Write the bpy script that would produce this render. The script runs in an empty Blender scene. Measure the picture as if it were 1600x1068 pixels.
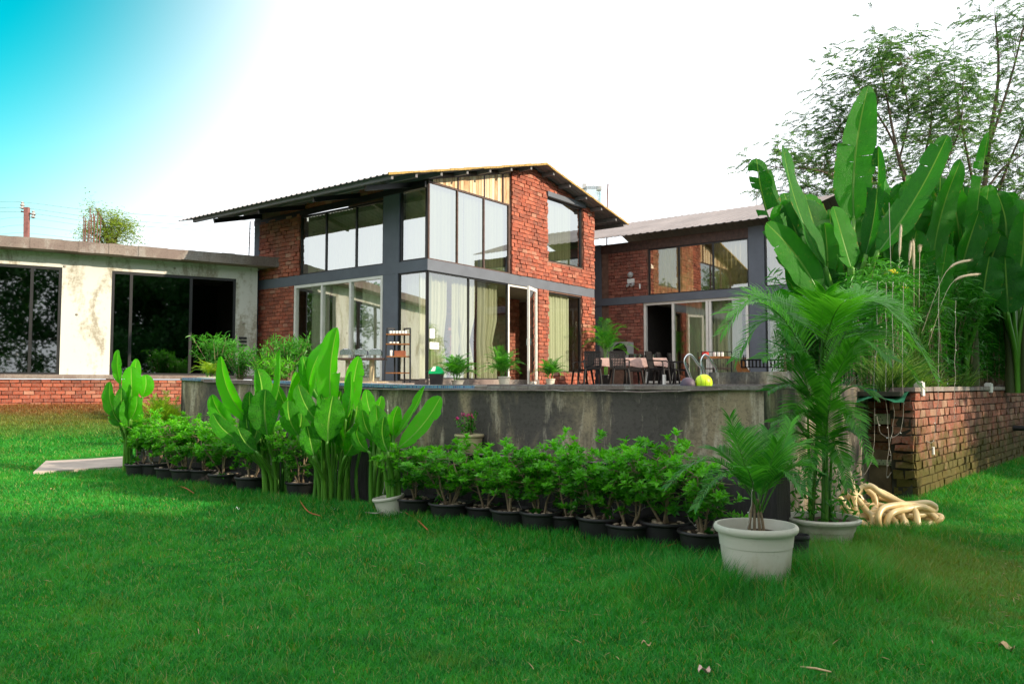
import bpy, math, random
import numpy as np
from mathutils import Vector, Matrix, noise
random.seed(7); rng = np.random.default_rng(7)
S = bpy.context.scene; col = S.collection
sin, cos, pi, rad = math.sin, math.cos, math.pi, math.radians
V = Vector
# ------------------------------------------------------------ camera, sky, sun, exposure
E = 1.35                                   # eye height above the lawn
PITCH = math.atan(68/1250.0); FPX = 1250.0
cam_d = bpy.data.cameras.new('camera'); cam = bpy.data.objects.new('camera', cam_d); col.objects.link(cam)
cam.location = (0, 0, E); cam.rotation_euler = (pi/2 + PITCH, 0, 0)
cam_d.lens = 36*FPX/1600; cam_d.sensor_width = 36; cam_d.clip_end = 2000; cam_d.clip_start = .05
S.camera = cam
SUN_AZ = V((.80, -.60, 0)).normalized(); SUN_EL = rad(25)      # horizontal direction towards the sun
AZ = V((SUN_AZ.x*cos(rad(12))-SUN_AZ.y*sin(rad(12)), SUN_AZ.x*sin(rad(12))+SUN_AZ.y*cos(rad(12)), 0))
sdir = V((AZ.x*cos(SUN_EL), AZ.y*cos(SUN_EL), sin(SUN_EL)))
sl = bpy.data.lights.new('sun', 'SUN'); sl.energy = 3.7; sl.angle = rad(.6); sl.color = (1, .86, .66)
so = bpy.data.objects.new('sun', sl); col.objects.link(so); so.rotation_euler = sdir.to_track_quat('Z', 'Y').to_euler()
so.location = (20, -20, 30)
W = bpy.data.worlds.new('World'); S.world = W; W.use_nodes = True
nt = W.node_tree; nt.nodes.clear()
def wn(t, **k):
    n = nt.nodes.new(t)
    for a, b in k.items(): setattr(n, a, b)
    return n
wo = wn('ShaderNodeOutputWorld'); bg = wn('ShaderNodeBackground'); bg.inputs[1].default_value = .12
sky = wn('ShaderNodeTexSky', sky_type='NISHITA', sun_disc=False, sun_elevation=SUN_EL, sun_rotation=math.atan2(AZ.x, AZ.y))
sky.air_density = 1.2; sky.dust_density = 1.0; sky.ozone_density = 2.0
tc = wn('ShaderNodeTexCoord'); dt = wn('ShaderNodeVectorMath', operation='DOT_PRODUCT')
bd = V((-.78, .78, .62)).normalized(); dt.inputs[1].default_value = bd      # thin haze covers all but this quarter of the sky
nrm = wn('ShaderNodeVectorMath', operation='NORMALIZE'); nt.links.new(tc.outputs['Generated'], nrm.inputs[0])
nt.links.new(nrm.outputs[0], dt.inputs[0])
mr = wn('ShaderNodeMapRange', interpolation_type='SMOOTHSTEP'); mr.inputs[1].default_value = .862; mr.inputs[2].default_value = .975
mr.inputs[3].default_value = 1; mr.inputs[4].default_value = 0
nt.links.new(dt.outputs['Value'], mr.inputs[0])
hs = wn('ShaderNodeMix', data_type='RGBA', blend_type='MULTIPLY'); hs.inputs[0].default_value = 1
hs.inputs[7].default_value = (.0, 1.0, .80, 1)
mx = wn('ShaderNodeMix', data_type='RGBA')
nt.links.new(sky.outputs[0], hs.inputs[6])
nt.links.new(mr.outputs[0], mx.inputs[0]); nt.links.new(hs.outputs[2], mx.inputs[6]); mx.inputs[7].default_value = (6.6, 6.9, 7.2, 1)
nt.links.new(mx.outputs[2], bg.inputs[0]); nt.links.new(bg.outputs[0], wo.inputs[0])
S.view_settings.view_transform = 'Standard'; S.view_settings.look = 'None'; S.view_settings.exposure = .85; S.view_settings.gamma = 1
S.cycles.max_bounces = 6; S.cycles.transparent_max_bounces = 16; S.cycles.use_denoising = True

SHADE = [(13.5,-4.8,1.2), (14.2,.0,.93), (16,10.2,1.0), (9,-9,1.1), (3,-13,1.15), (-4,-14,1.05), (-11,-13,1.1), (-18,-10,1.0), (15,-10,1.2), (22,10,1.1), (21,-8,1.3), (-24,-3,.85), (-28,8,.8), (-30,18,.75)]
# ------------------------------------------------------------ geometry helpers
def ray(px, py):
    s = (534-py)/FPX
    return V(((px-800)/FPX, cos(PITCH)-s*sin(PITCH), sin(PITCH)+s*cos(PITCH)))
def at(px, py, Y):                          # the place seen there, Y metres away
    d = ray(px, py); k = Y/d.y
    return V((d.x*k, Y, E+d.z*k))
def G(px, py, z=0.):                        # the place on level ground z
    d = ray(px, py); k = (z-E)/d.z
    return V((d.x*k, d.y*k, z))
RV = V((.603, .798, 0)).normalized(); UV_ = V((RV.y, -RV.x, 0)); LV = -UV_
def F(r, u, z): return RV*r + UV_*u + V((0, 0, z))
class Face:                                 # a vertical wall plane: a along it, z up, d outward
    def __init__(s, O, D, N): s.O = V((O[0], O[1], 0)); s.D = V((D[0], D[1], 0)).normalized(); s.N = V((N[0], N[1], 0)).normalized()
    def p(s, a, z, d=0): return s.O + s.D*a + s.N*d + V((0, 0, z))
    def px(s, x, y, d=0):
        r = ray(x, y); c = V((0, 0, E)); t = (s.O + s.N*d - c).dot(s.N)/r.dot(s.N); q = c + r*t
        return ((q-s.O).dot(s.D), q.z)
WO = {}                                    # world origin of every parented thing
class MB:
    def __init__(s): s.v = []; s.f = []; s.m = []; s.uv = []; s.rn = []
    def face(s, pts, m=0, uv=None, rn=0.):
        n = len(s.v); s.v.extend([tuple(p) for p in pts]); s.f.append(tuple(range(n, n+len(pts)))); s.m.append(m); s.uv.append(uv); s.rn.append(rn)
    def grid(s, P, m=0, uvs=None, rn=0., close=False):       # P[i][j] rows of points, shared verts
        n = len(s.v); R = len(P); C = len(P[0])
        for row in P: s.v.extend([tuple(p) for p in row])
        for i in range(R-1):
            for j in range(C if close else C-1):
                k = (j+1) % C
                s.f.append((n+i*C+j, n+i*C+k, n+(i+1)*C+k, n+(i+1)*C+j)); s.m.append(m); s.rn.append(rn)
                s.uv.append([uvs[i][j], uvs[i][j+1], uvs[i+1][j+1], uvs[i+1][j]] if uvs else None)
    def hexa(s, c, m=0, rn=0., skip=()):                     # c: 4 bottom + 4 top corners (ccw from above)
        n = len(s.v); s.v.extend([tuple(p) for p in c])
        for i, f in enumerate(((3,2,1,0),(4,5,6,7),(0,1,5,4),(1,2,6,5),(2,3,7,6),(3,0,4,7))):
            if i in skip: continue
            s.f.append(tuple(n+k for k in f)); s.m.append(m); s.uv.append(None); s.rn.append(rn)
    def box(s, c, sx, sy, sz, rz=0, m=0, rn=0.):             # c = centre of the bottom
        M = Matrix.Rotation(rz, 3, 'Z'); c = V(c); q = [(-1,-1),(1,-1),(1,1),(-1,1)]
        s.hexa([c+M@V((a*sx/2, b*sy/2, 0)) for a, b in q]+[c+M@V((a*sx/2, b*sy/2, sz)) for a, b in q], m, rn)
    def fb(s, f, a0, a1, z0, z1, d0, d1, m=0, rn=0.):        # box on a Face
        s.hexa([f.p(a0,z0,d0), f.p(a1,z0,d0), f.p(a1,z0,d1), f.p(a0,z0,d1), f.p(a0,z1,d0), f.p(a1,z1,d0), f.p(a1,z1,d1), f.p(a0,z1,d1)], m, rn)
    def tube(s, P, r, n=6, m=0, rn=0., cap=True):
        P = [V(p) for p in P]; K = len(P); rs = r if isinstance(r, (list, tuple)) else [r]*K
        rows = []; up = None
        for i in range(K):
            t = (P[min(i+1, K-1)]-P[max(i-1, 0)]).normalized()
            if up is None: up = V((0,0,1)) if abs(t.z) < .9 else V((1,0,0))
            a = t.cross(up).normalized(); b = a.cross(t).normalized(); up = b
            rows.append([P[i]+(a*cos(2*pi*j/n)+b*sin(2*pi*j/n))*rs[i] for j in range(n)])
        s.grid(rows, m, None, rn, True)
        if cap: s.face(rows[-1], m, None, rn); s.face(rows[0][::-1], m, None, rn)
    def bar(s, p, q, w, h, m=0, rn=0.):
        p, q = V(p), V(q); t = (q-p).normalized(); up = V((0,0,1)) if abs(t.z) < .95 else V((0,1,0))
        a = t.cross(up).normalized()*w/2; b = a.normalized().cross(t).normalized()*h/2
        s.hexa([p-a-b, p+a-b, q+a-b, q-a-b, p-a+b, p+a+b, q+a+b, q-a+b], m, rn)
    def lathe(s, prof, c=(0,0,0), n=28, m=0, rn=0., sx=1, sy=1):
        c = V(c)
        s.grid([[c+V((r*cos(2*pi*j/n)*sx, r*sin(2*pi*j/n)*sy, z)) for j in range(n)] for r, z in prof], m, None, rn, True)
    def ball(s, c, r, n=10, m=0, sz=1, rn=0., wob=0):
        c = V(c); rows = []
        for i in range(n+1):
            a = pi*i/n - pi/2
            rows.append([c+V((cos(a)*cos(2*pi*j/(2*n)), cos(a)*sin(2*pi*j/(2*n)), sin(a)*sz))*r*(1+wob*(noise.noise(V((i*.9, cos(2*pi*j/(2*n))*2, sin(2*pi*j/(2*n))*2))+c))) for j in range(2*n)])
        s.grid(rows, m, None, rn, True)
    def build(s, name, mats, parent=None, smooth=False, loc=None):
        me = bpy.data.meshes.new(name)
        o0 = V(loc) if loc is not None else V(WO.get(parent.name, (0,0,0)) if parent is not None else (0,0,0))
        va = np.array(s.v, dtype=np.float64).reshape(-1, 3)
        uvs = np.empty((sum(len(f) for f in s.f), 2)); k = 0
        for f, uv in zip(s.f, s.uv):
            L = len(f)
            if uv is not None: uvs[k:k+L] = uv
            else:
                p = va[list(f[:4])]; nn = np.cross(p[1]-p[0], p[2]-p[1]) if L == 3 else np.cross(p[2]-p[0], p[3]-p[1])
                ln = math.sqrt(float(nn@nn)) or 1; nn = nn/ln; q = va[list(f)]
                if abs(nn[2]) > .75: uvs[k:k+L, 0] = q[:, 0]; uvs[k:k+L, 1] = q[:, 1]
                else:
                    hx, hy = -nn[1], nn[0]; h = math.hypot(hx, hy) or 1
                    uvs[k:k+L, 0] = (q[:, 0]*hx+q[:, 1]*hy)/h; uvs[k:k+L, 1] = q[:, 2]
            k += L
        me.from_pydata((va-np.array(o0)).tolist(), [], s.f)
        ul = me.uv_layers.new(name='UVMap'); ul.data.foreach_set('uv', uvs.ravel())
        if not isinstance(mats, (list, tuple)): mats = [mats]
        for m in mats: me.materials.append(m)
        me.polygons.foreach_set('material_index', s.m)
        at_ = me.attributes.new('rnd', 'FLOAT', 'FACE'); at_.data.foreach_set('value', [float(x) for x in s.rn])
        if smooth:
            me.polygons.foreach_set('use_smooth', [True]*len(s.f))
            if smooth != 'all': me.set_sharp_from_angle(angle=rad(40))
        me.update()
        o = bpy.data.objects.new(name, me); col.objects.link(o)
        if parent is not None: o.parent = parent
        if loc is not None: o.location = o0
        WO[o.name] = tuple(o0); return o
def tag(o, label=None, cat=None, group=None, kind=None):
    if label: o['label'] = label
    if cat: o['category'] = cat
    if group: o['group'] = group
    if kind: o['kind'] = kind
    return o
def thing(name, loc, label, cat, group=None):
    o = bpy.data.objects.new(name, None); col.objects.link(o); o.location = loc; o.empty_display_size = .2
    WO[o.name] = tuple(loc)
    return tag(o, label, cat, group)
def copy_tree(o, parent=None):
    c = o.copy(); col.objects.link(c)
    if parent: c.parent = parent
    for ch in [x for x in list(col.objects) if x.parent == o]: copy_tree(ch, c)
    return c
def place(proto, used, loc, rz=0, sc=1, label=None, group=None):
    o = proto if not used else copy_tree(proto)
    o.location = loc; o.rotation_euler = (0, 0, rz); o.scale = (sc, sc, sc)
    if label: o['label'] = label
    if group: o['group'] = group
    return o
def lerp(a, b, t): return a+(b-a)*t

# ------------------------------------------------------------ materials
class M_:
    def __init__(s, name):
        s.m = bpy.data.materials.new(name); s.m.use_nodes = True; s.nt = s.m.node_tree; s.nt.nodes.clear()
        s.out = s.n('ShaderNodeOutputMaterial')
    def n(s, t, **k):
        x = s.nt.nodes.new(t)
        for a, b in k.items(): setattr(x, a, b)
        return x
    def l(s, a, b): s.nt.links.new(a, b)
    def coord(s, kind='UV', scale=(1,1,1)):
        if kind == 'POS': o = s.n('ShaderNodeNewGeometry').outputs['Position']
        else: o = s.n('ShaderNodeTexCoord').outputs[kind]
        mp = s.n('ShaderNodeMapping'); mp.inputs['Scale'].default_value = scale; s.l(o, mp.inputs[0]); return mp.outputs[0]
    def noise(s, vec, scale, detail=4, rough=.6, dist=0):
        x = s.n('ShaderNodeTexNoise'); x.inputs['Scale'].default_value = scale; x.inputs['Detail'].default_value = detail
        x.inputs['Roughness'].default_value = rough; x.inputs['Distortion'].default_value = dist; s.l(vec, x.inputs['Vector']); return x.outputs['Fac']
    def ramp(s, fac, stops):
        x = s.n('ShaderNodeValToRGB'); s.l(fac, x.inputs[0]); e = x.color_ramp.elements
        while len(e) < len(stops): e.new(.5)
        for i, (p, c) in enumerate(stops): e[i].position = p; e[i].color = (*c, 1) if len(c) == 3 else c
        return x.outputs[0]
    def mix(s, fac, a, b, bt='MIX'):
        x = s.n('ShaderNodeMix', data_type='RGBA', blend_type=bt)
        for i, v in ((0, fac), (6, a), (7, b)):
            if isinstance(v, (int, float)): x.inputs[i].default_value = v
            elif isinstance(v, tuple): x.inputs[i].default_value = (*v, 1)
            else: s.l(v, x.inputs[i])
        return x.outputs[2]
    def math(s, op, a, b=0.):
        x = s.n('ShaderNodeMath', operation=op)
        for i, v in ((0, a), (1, b)):
            if isinstance(v, (int, float)): x.inputs[i].default_value = v
            else: s.l(v, x.inputs[i])
        return x.outputs[0]
    def attr(s, name='rnd'): return s.n('ShaderNodeAttribute', attribute_name=name).outputs['Fac']
    def bump(s, h, strength=.3, dist=.01):
        x = s.n('ShaderNodeBump'); x.inputs['Strength'].default_value = strength; x.inputs['Distance'].default_value = dist; s.l(h, x.inputs['Height']); return x.outputs[0]
    def pbr(s, c, rough=.6, metal=0, bump=None, spec=.5, trans=None, tcol=None):
        p = s.n('ShaderNodeBsdfPrincipled')
        if isinstance(c, tuple): p.inputs['Base Color'].default_value = (*c, 1)
        else: s.l(c, p.inputs['Base Color'])
        if isinstance(rough, (int, float)): p.inputs['Roughness'].default_value = rough
        else: s.l(rough, p.inputs['Roughness'])
        p.inputs['Metallic'].default_value = metal; p.inputs['Specular IOR Level'].default_value = spec
        if bump is not None: s.l(bump, p.inputs['Normal'])
        r = p.outputs[0]
        if trans:
            t = s.n('ShaderNodeBsdfTranslucent'); s.l(tcol if tcol is not None else c, t.inputs[0]) if not isinstance(tcol if tcol is not None else c, tuple) else setattr(t.inputs[0], 'default_value', (*(tcol or c), 1))
            m = s.n('ShaderNodeMixShader'); m.inputs[0].default_value = trans; s.l(r, m.inputs[1]); s.l(t.outputs[0], m.inputs[2]); r = m.outputs[0]
        s.l(r, s.out.inputs[0]); return s.m
def plain(name, c, rough=.6, metal=0, var=.25, sc=6, bump=.15, spec=.5, kind='Object'):
    m = M_(name); v = m.coord(kind); n = m.noise(v, sc, 5); n2 = m.noise(v, sc*9, 3)
    lo = tuple(x*(1-var) for x in c); hi = tuple(min(1, x*(1+var)) for x in c)
    cc = m.ramp(n, [(.3, lo), (.7, hi)])
    rr = m.math('ADD', m.math('MULTIPLY', n2, .25), rough-.12)
    return m.pbr(cc, rr, metal, m.bump(n2, bump, .004), spec)
def brickmat(name, reds, mortar=(.2,.19,.17), moss=0):
    m = M_(name); v = m.coord('UV'); po = m.coord('POS')
    c = m.ramp(m.attr(), reds)
    n = m.noise(po, 30, 5, .7); n3 = m.noise(po, 2.2, 4)
    c = m.mix(m.ramp(n, [(.42, (0,0,0)), (.72, (.6,.6,.6))]), c, (.30,.24,.2))
    c = m.mix(m.ramp(n3, [(.42, (0,0,0)), (.75, (.4,.4,.4))]), c, (.12,.07,.055))
    c = m.mix(m.ramp(m.noise(m.coord('POS', (1,1,.35)), 1.3, 5, .7), [(.55, (0,0,0)), (.75, (.4,.4,.4))]), c, (.36,.24,.18))
    if moss:
        sp = m.n('ShaderNodeSeparateXYZ'); m.l(po, sp.inputs[0])
        h = m.math('MULTIPLY', m.math('SUBTRACT', moss, sp.outputs[2]), 1.3)
        h = m.math('ADD', h, m.math('MULTIPLY', m.math('SUBTRACT', m.noise(po, 3.2, 6, .7), .5), 2.6))
        c = m.mix(m.ramp(h, [(.1, (0,0,0)), (.8, (.9,.9,.9))]), c, (.070,.070,.012))
    return m.pbr(c, .9, 0, m.bump(n, .8, .012), .2)
MT = {}
MT['brick'] = brickmat('red_brick', [(0, (.24,.055,.032)), (.5, (.37,.08,.042)), (.85, (.46,.12,.065)), (1, (.44,.22,.15))])
MT['brick_far'] = brickmat('dark_red_brick', [(0, (.20,.05,.035)), (.6, (.34,.085,.055)), (1, (.42,.15,.10))])
MT['brick_old'] = brickmat('old_mossy_brick', [(0, (.13,.04,.028)), (.5, (.30,.085,.05)), (1, (.36,.21,.14))], moss=1.0)
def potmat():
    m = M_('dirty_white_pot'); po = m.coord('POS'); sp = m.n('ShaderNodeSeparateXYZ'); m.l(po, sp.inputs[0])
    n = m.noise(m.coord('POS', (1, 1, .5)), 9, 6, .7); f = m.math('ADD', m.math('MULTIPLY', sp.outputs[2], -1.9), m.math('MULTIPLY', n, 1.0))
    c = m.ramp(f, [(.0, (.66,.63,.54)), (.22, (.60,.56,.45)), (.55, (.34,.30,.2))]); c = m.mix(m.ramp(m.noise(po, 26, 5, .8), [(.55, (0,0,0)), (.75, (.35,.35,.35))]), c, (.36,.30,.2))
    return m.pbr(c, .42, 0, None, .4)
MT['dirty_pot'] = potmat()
MT['mortar'] = plain('mortar', (.20,.115,.085), .95, var=.3, sc=8, bump=.5)
MT['mortar_dark'] = plain('mossy_mortar', (.035,.035,.022), .95, var=.4, sc=5, bump=.5)
MT['grey'] = plain('grey_paint', (.115,.13,.16), .75, var=.12, sc=2, bump=.2)
MT['black_metal'] = plain('black_metal', (.012,.012,.014), .4, var=.2, bump=.02)
MT['white_frame'] = plain('white_frame', (.72,.70,.66), .45, var=.06, bump=.02)
MT['rust'] = plain('brown_steel', (.075,.04,.032), .6, var=.4, sc=10)
MT['rebar'] = plain('rusty_rebar', (.16,.07,.05), .8, var=.4, sc=20)
MT['yellow'] = plain('yellow_foam_edge', (.34,.22,.06), .8, var=.4, sc=18, bump=.5)
MT['roof'] = plain('grey_roof_sheet', (.42,.38,.37), .5, .2, var=.15, sc=1.5)
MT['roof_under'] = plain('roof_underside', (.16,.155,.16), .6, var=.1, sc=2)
MT['wood'] = plain('varnished_wood', (.30,.12,.035), .45, var=.3, sc=12)
MT['black_plastic'] = plain('black_plastic', (.018,.017,.019), .5, var=.3, sc=5, bump=.05)
MT['soil'] = plain('dark_soil', (.06,.035,.02), .95, var=.5, sc=30, bump=1)
MT['interior'] = plain('interior_plaster', (.34,.31,.27), .9, var=.1)
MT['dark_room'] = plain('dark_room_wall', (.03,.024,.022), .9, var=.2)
MT['paper'] = plain('paper', (.8,.8,.78), .7, var=.04)
MT['ink'] = plain('ink', (.05,.05,.06), .7, var=.1)
MT['steel'] = plain('polished_steel', (.75,.75,.75), .16, 1, var=.05, bump=0)
MT['cloth'] = plain('pink_white_cloth', (.62,.42,.38), .9, var=.15, sc=14)
MT['white_pot'] = plain('white_plastic_pot', (.66,.63,.54), .4, var=.08, sc=3, bump=.05)
MT['cream_pot'] = plain('cream_pot', (.55,.45,.27), .6, var=.2, sc=9, bump=.2)
MT['green_plastic'] = plain('green_plastic', (.0,.42,.13), .35, var=.1, bump=.02)
MT['pebble'] = plain('pebble', (.42,.33,.24), .6, var=.35, sc=14)
MT['terracotta'] = plain('reddish_box', (.3,.09,.04), .7, var=.2)
MT['red'] = plain('red_fabric', (.55,.03,.02), .7, var=.2)
MT['light_wire'] = plain('pale_wire', (.36,.33,.28), .5, var=.15)
MT['orange_wire'] = plain('orange_wire', (.42,.10,.03), .5, var=.2)
MT['dark_green_sheet'] = plain('green_net', (.01,.16,.07), .8, var=.35, sc=12, bump=.4)
MT['wire'] = plain('power_cable', (.25,.36,.38), .6, var=.1)
MT['pole_red'] = plain('red_pole_paint', (.24,.10,.09), .7, var=.3, sc=4)
MT['metal_grey'] = plain('grey_enamel', (.42,.42,.42), .5, var=.08)
MT['dry'] = plain('dry_leaf', (.50,.34,.18), .8, var=.35, sc=20)
MT['dry_pink'] = plain('dry_petal', (.62,.42,.36), .8, var=.3, sc=30)
MT['petal'] = plain('pink_petal', (.55,.03,.22), .6, var=.3, sc=30)
MT['bark'] = plain('pale_stem', (.26,.19,.12), .85, var=.35, sc=25, bump=.5)
MT['bark_dark'] = plain('tree_bark', (.11,.075,.055), .9, var=.35, sc=14, bump=.6)
MT['yellow_plastic'] = plain('yellow_plastic', (.62,.50,.01), .4, var=.1, bump=.02)
MT['socket'] = plain('pale_green_board', (.36,.42,.26), .5, var=.1)
MT['plume'] = plain('grass_plume', (.62,.52,.38), .9, var=.15, sc=40, bump=.8)
# stained concrete of the pool wall
def concrete(name, base, stain, light, sx=1.):
    m = M_(name); v = m.coord('UV'); vs = m.coord('UV', (1.0*sx, .33, 1)); vf = m.coord('UV', (4*sx, .6, 1))
    a = m.noise(vs, 1.5, 7, .6, .5); b = m.noise(vf, 2, 5, .7); g = m.noise(v, 22, 5, .7); w = m.noise(v, 1.1, 3)
    c = m.ramp(a, [(.42, base), (.475, tuple(lerp(x, y, .3) for x, y in zip(base, stain))), (.54, stain)])
    c = m.mix(m.ramp(m.math('MULTIPLY', b, m.math('ADD', a, .48)), [(.50, (0,0,0)), (.62, (.85,.85,.85))]), c, light)
    c = m.mix(m.ramp(m.math('MULTIPLY', g, m.math('ADD', w, .5)), [(.45, (0,0,0)), (.62, (.5,.5,.5))]), c, tuple(x*.35 for x in base))
    c = m.mix(m.ramp(g, [(.3, (.55,.55,.55)), (.5, (0,0,0))]), c, tuple(x*.5 for x in base))
    return m.pbr(c, .9, 0, m.bump(g, .5, .012), .25)
MT['pool_concrete'] = concrete('stained_concrete', (.11,.098,.088), (.40,.32,.21), (.62,.54,.42))
MT['slab'] = concrete('slab_concrete', (.22,.17,.155), (.30,.25,.22), (.36,.33,.31), .5)
def plaster():
    m = M_('patchy_plaster'); v = m.coord('UV'); a = m.noise(m.coord('UV', (1.1,.35,1)), 1.6, 7, .65, .4); g = m.noise(v, 9, 6, .75)
    f = m.math('ADD', m.math('MULTIPLY', a, .72), m.math('MULTIPLY', g, .28))
    c = m.ramp(f, [(.50, (.62,.61,.57)), (.545, (.50,.48,.42)), (.59, (.32,.29,.23)), (.68, (.44,.41,.35))])
    return m.pbr(c, .9, 0, m.bump(g, .4, .01), .2)
MT['plaster'] = plaster()
def tilemat():
    m = M_('blue_mosaic_tile'); v = m.coord('UV'); b = m.n('ShaderNodeTexBrick'); m.l(v, b.inputs['Vector']); b.offset = 0
    b.inputs['Scale'].default_value = 1; b.inputs['Brick Width'].default_value = .03; b.inputs['Row Height'].default_value = .03; b.inputs['Mortar Size'].default_value = .003
    b.inputs['Color1'].default_value = (.02,.10,.30,1); b.inputs['Color2'].default_value = (.10,.32,.55,1); b.inputs['Mortar'].default_value = (.3,.3,.3,1)
    return m.pbr(b.outputs[0], .25)
MT['tile'] = tilemat()
def glass(name, refl, tint, lo=.02, fm=.6):
    m = M_(name); t = m.n('ShaderNodeBsdfTransparent'); t.inputs[0].default_value = (*tint, 1); g = m.n('ShaderNodeBsdfGlossy'); g.inputs['Roughness'].default_value = lo
    g.inputs[0].default_value = (.95,.97,.95,1)
    lw = m.n('ShaderNodeLayerWeight'); lw.inputs[0].default_value = .35
    f = m.math('ADD', m.math('MULTIPLY', lw.outputs['Fresnel'], fm), refl)
    bm = m.bump(m.noise(m.coord('POS'), .7, 1), .02, .1); m.l(bm, g.inputs['Normal'])
    x = m.n('ShaderNodeMixShader'); m.l(f, x.inputs[0]); m.l(t.outputs[0], x.inputs[1]); m.l(g.outputs[0], x.inputs[2]); m.l(x.outputs[0], m.out.inputs[0]); return m.m
MT['glass'] = glass('window_glass', .16, (.84,.88,.80))
MT['half_glass'] = glass('half_mirror_glass', .20, (.86,.86,.70), fm=.35)
MT['front_glass'] = glass('front_glass', .30, (.90,.93,.86), fm=.35)
MT['plain_glass'] = glass('plain_glass', .05, (.86,.9,.84), fm=.4)
MT['mirror_glass'] = glass('reflective_glass', .50, (.62,.68,.55))
MT['bronze_glass'] = glass('bronze_glass', .30, (.74,.66,.42))
MT['dark_glass'] = glass('dark_glass', .19, (.10,.16,.13))
MT['clear'] = glass('tumbler_glass', .1, (.9,.95,.95))
def curt():
    m = M_('curtain_fabric'); v = m.coord('UV'); n = m.noise(m.coord('UV', (30,1,1)), 3, 3)
    return m.pbr(m.ramp(n, [(.3, (.60,.62,.44)), (.7, (.76,.76,.60))]), .9, 0, None, .1, .35)
MT['curtain'] = curt()
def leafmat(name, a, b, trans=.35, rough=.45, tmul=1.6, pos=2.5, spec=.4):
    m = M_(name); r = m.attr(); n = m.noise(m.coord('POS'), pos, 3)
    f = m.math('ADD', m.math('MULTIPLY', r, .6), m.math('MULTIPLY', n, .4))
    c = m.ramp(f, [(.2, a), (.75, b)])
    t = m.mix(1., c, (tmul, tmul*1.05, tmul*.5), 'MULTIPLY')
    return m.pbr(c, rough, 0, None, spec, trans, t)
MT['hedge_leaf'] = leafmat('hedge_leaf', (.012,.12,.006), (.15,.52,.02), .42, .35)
MT['palm_leaf'] = leafmat('palm_leaf', (.012,.13,.010), (.12,.42,.03), .42, .38)
MT['palm_yellow'] = leafmat('yellow_palm_leaf', (.12,.26,.01), (.34,.46,.03), .4, .4)
MT['bamboo_leaf'] = leafmat('bamboo_leaf', (.010,.10,.008), (.08,.34,.025), .35, .4)
MT['tree_leaf'] = leafmat('tree_leaf', (.035,.10,.035), (.13,.25,.09), .45, .5)
MT['dark_tree_leaf'] = leafmat('dark_tree_leaf', (.02,.085,.018), (.055,.20,.035), .25, .5)
MT['yellow_tree_leaf'] = leafmat('yellow_tree_leaf', (.12,.22,.03), (.34,.42,.07), .4, .5)
MT['strap_leaf'] = leafmat('strap_leaf', (.02,.10,.015), (.16,.26,.06), .35, .5)
MT['banana_trunk'] = leafmat('banana_trunk', (.02,.04,.012), (.07,.09,.025), .05, .6)
def banana(name, a, b, rib=(.28,.42,.08), trans=.42):
    m = M_(name); uv = m.n('ShaderNodeTexCoord').outputs['UV']; sp = m.n('ShaderNodeSeparateXYZ'); m.l(uv, sp.inputs[0])
    x = m.math('ABSOLUTE', sp.outputs[0])
    ln = m.math('SUBTRACT', m.math('MULTIPLY', sp.outputs[1], 1.), m.math('MULTIPLY', x, .14))
    cmb = m.n('ShaderNodeCombineXYZ'); m.l(ln, cmb.inputs[0]); m.l(m.math('MULTIPLY', x, .35), cmb.inputs[1]); m.l(m.attr(), cmb.inputs[2])
    st = m.noise(cmb.outputs[0], 75, 2, .5); st2 = m.noise(cmb.outputs[0], 14, 3, .6)
    f = m.math('ADD', m.math('MULTIPLY', st2, .5), m.math('MULTIPLY', m.attr(), .72))
    c = m.ramp(f, [(.25, a), (.8, b)])
    c = m.mix(m.ramp(st, [(.38, (0,0,0)), (.62, (.5,.5,.5))]), c, b)
    c = m.mix(m.ramp(m.noise(m.coord('POS'), 11, 5, .75), [(.60, (0,0,0)), (.72, (.55,.55,.55))]), c, (.22,.26,.05))
    edge = m.ramp(m.math('ADD', x, m.math('MULTIPLY', m.math('SUBTRACT', m.noise(m.coord('POS'), 9, 4, .7), .62), .9)), [(.93, (0,0,0)), (.985, (.75,.75,.75))]); c = m.mix(edge, c, (.30,.22,.05))
    c = m.mix(m.ramp(x, [(.035, (1,1,1)), (.06, (0,0,0))]), c, rib)
    t = m.mix(1., c, (1.7, 1.8, .5), 'MULTIPLY')
    return m.pbr(c, .40, 0, m.bump(st, 1, .010), .28, trans, t)
MT['banana'] = banana('banana_leaf', (.006,.085,.008), (.036,.25,.010), (.20,.38,.06))
MT['banana_bright'] = banana('lit_banana_leaf', (.003,.075,.003), (.075,.46,.004), (.34,.6,.1), .42)  # sun through the front clumps is partly put into this brighter leaf colour
MT['banana_stem'] = leafmat('banana_stem', (.03,.14,.012), (.13,.34,.035), .1, .4)
def timber():
    m = M_('pale_timber'); n = m.noise(m.coord('UV', (14, 1.2, 1)), 3, 5, .7)
    f = m.math('ADD', m.math('MULTIPLY', n, .7), m.math('MULTIPLY', m.attr(), .35))
    return m.pbr(m.ramp(f, [(.3, (.36,.19,.09)), (.45, (.60,.44,.26)), (.7, (.74,.62,.44))]), .7, 0, m.bump(n, .3, .005), .3)
TIMBER = timber()
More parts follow.
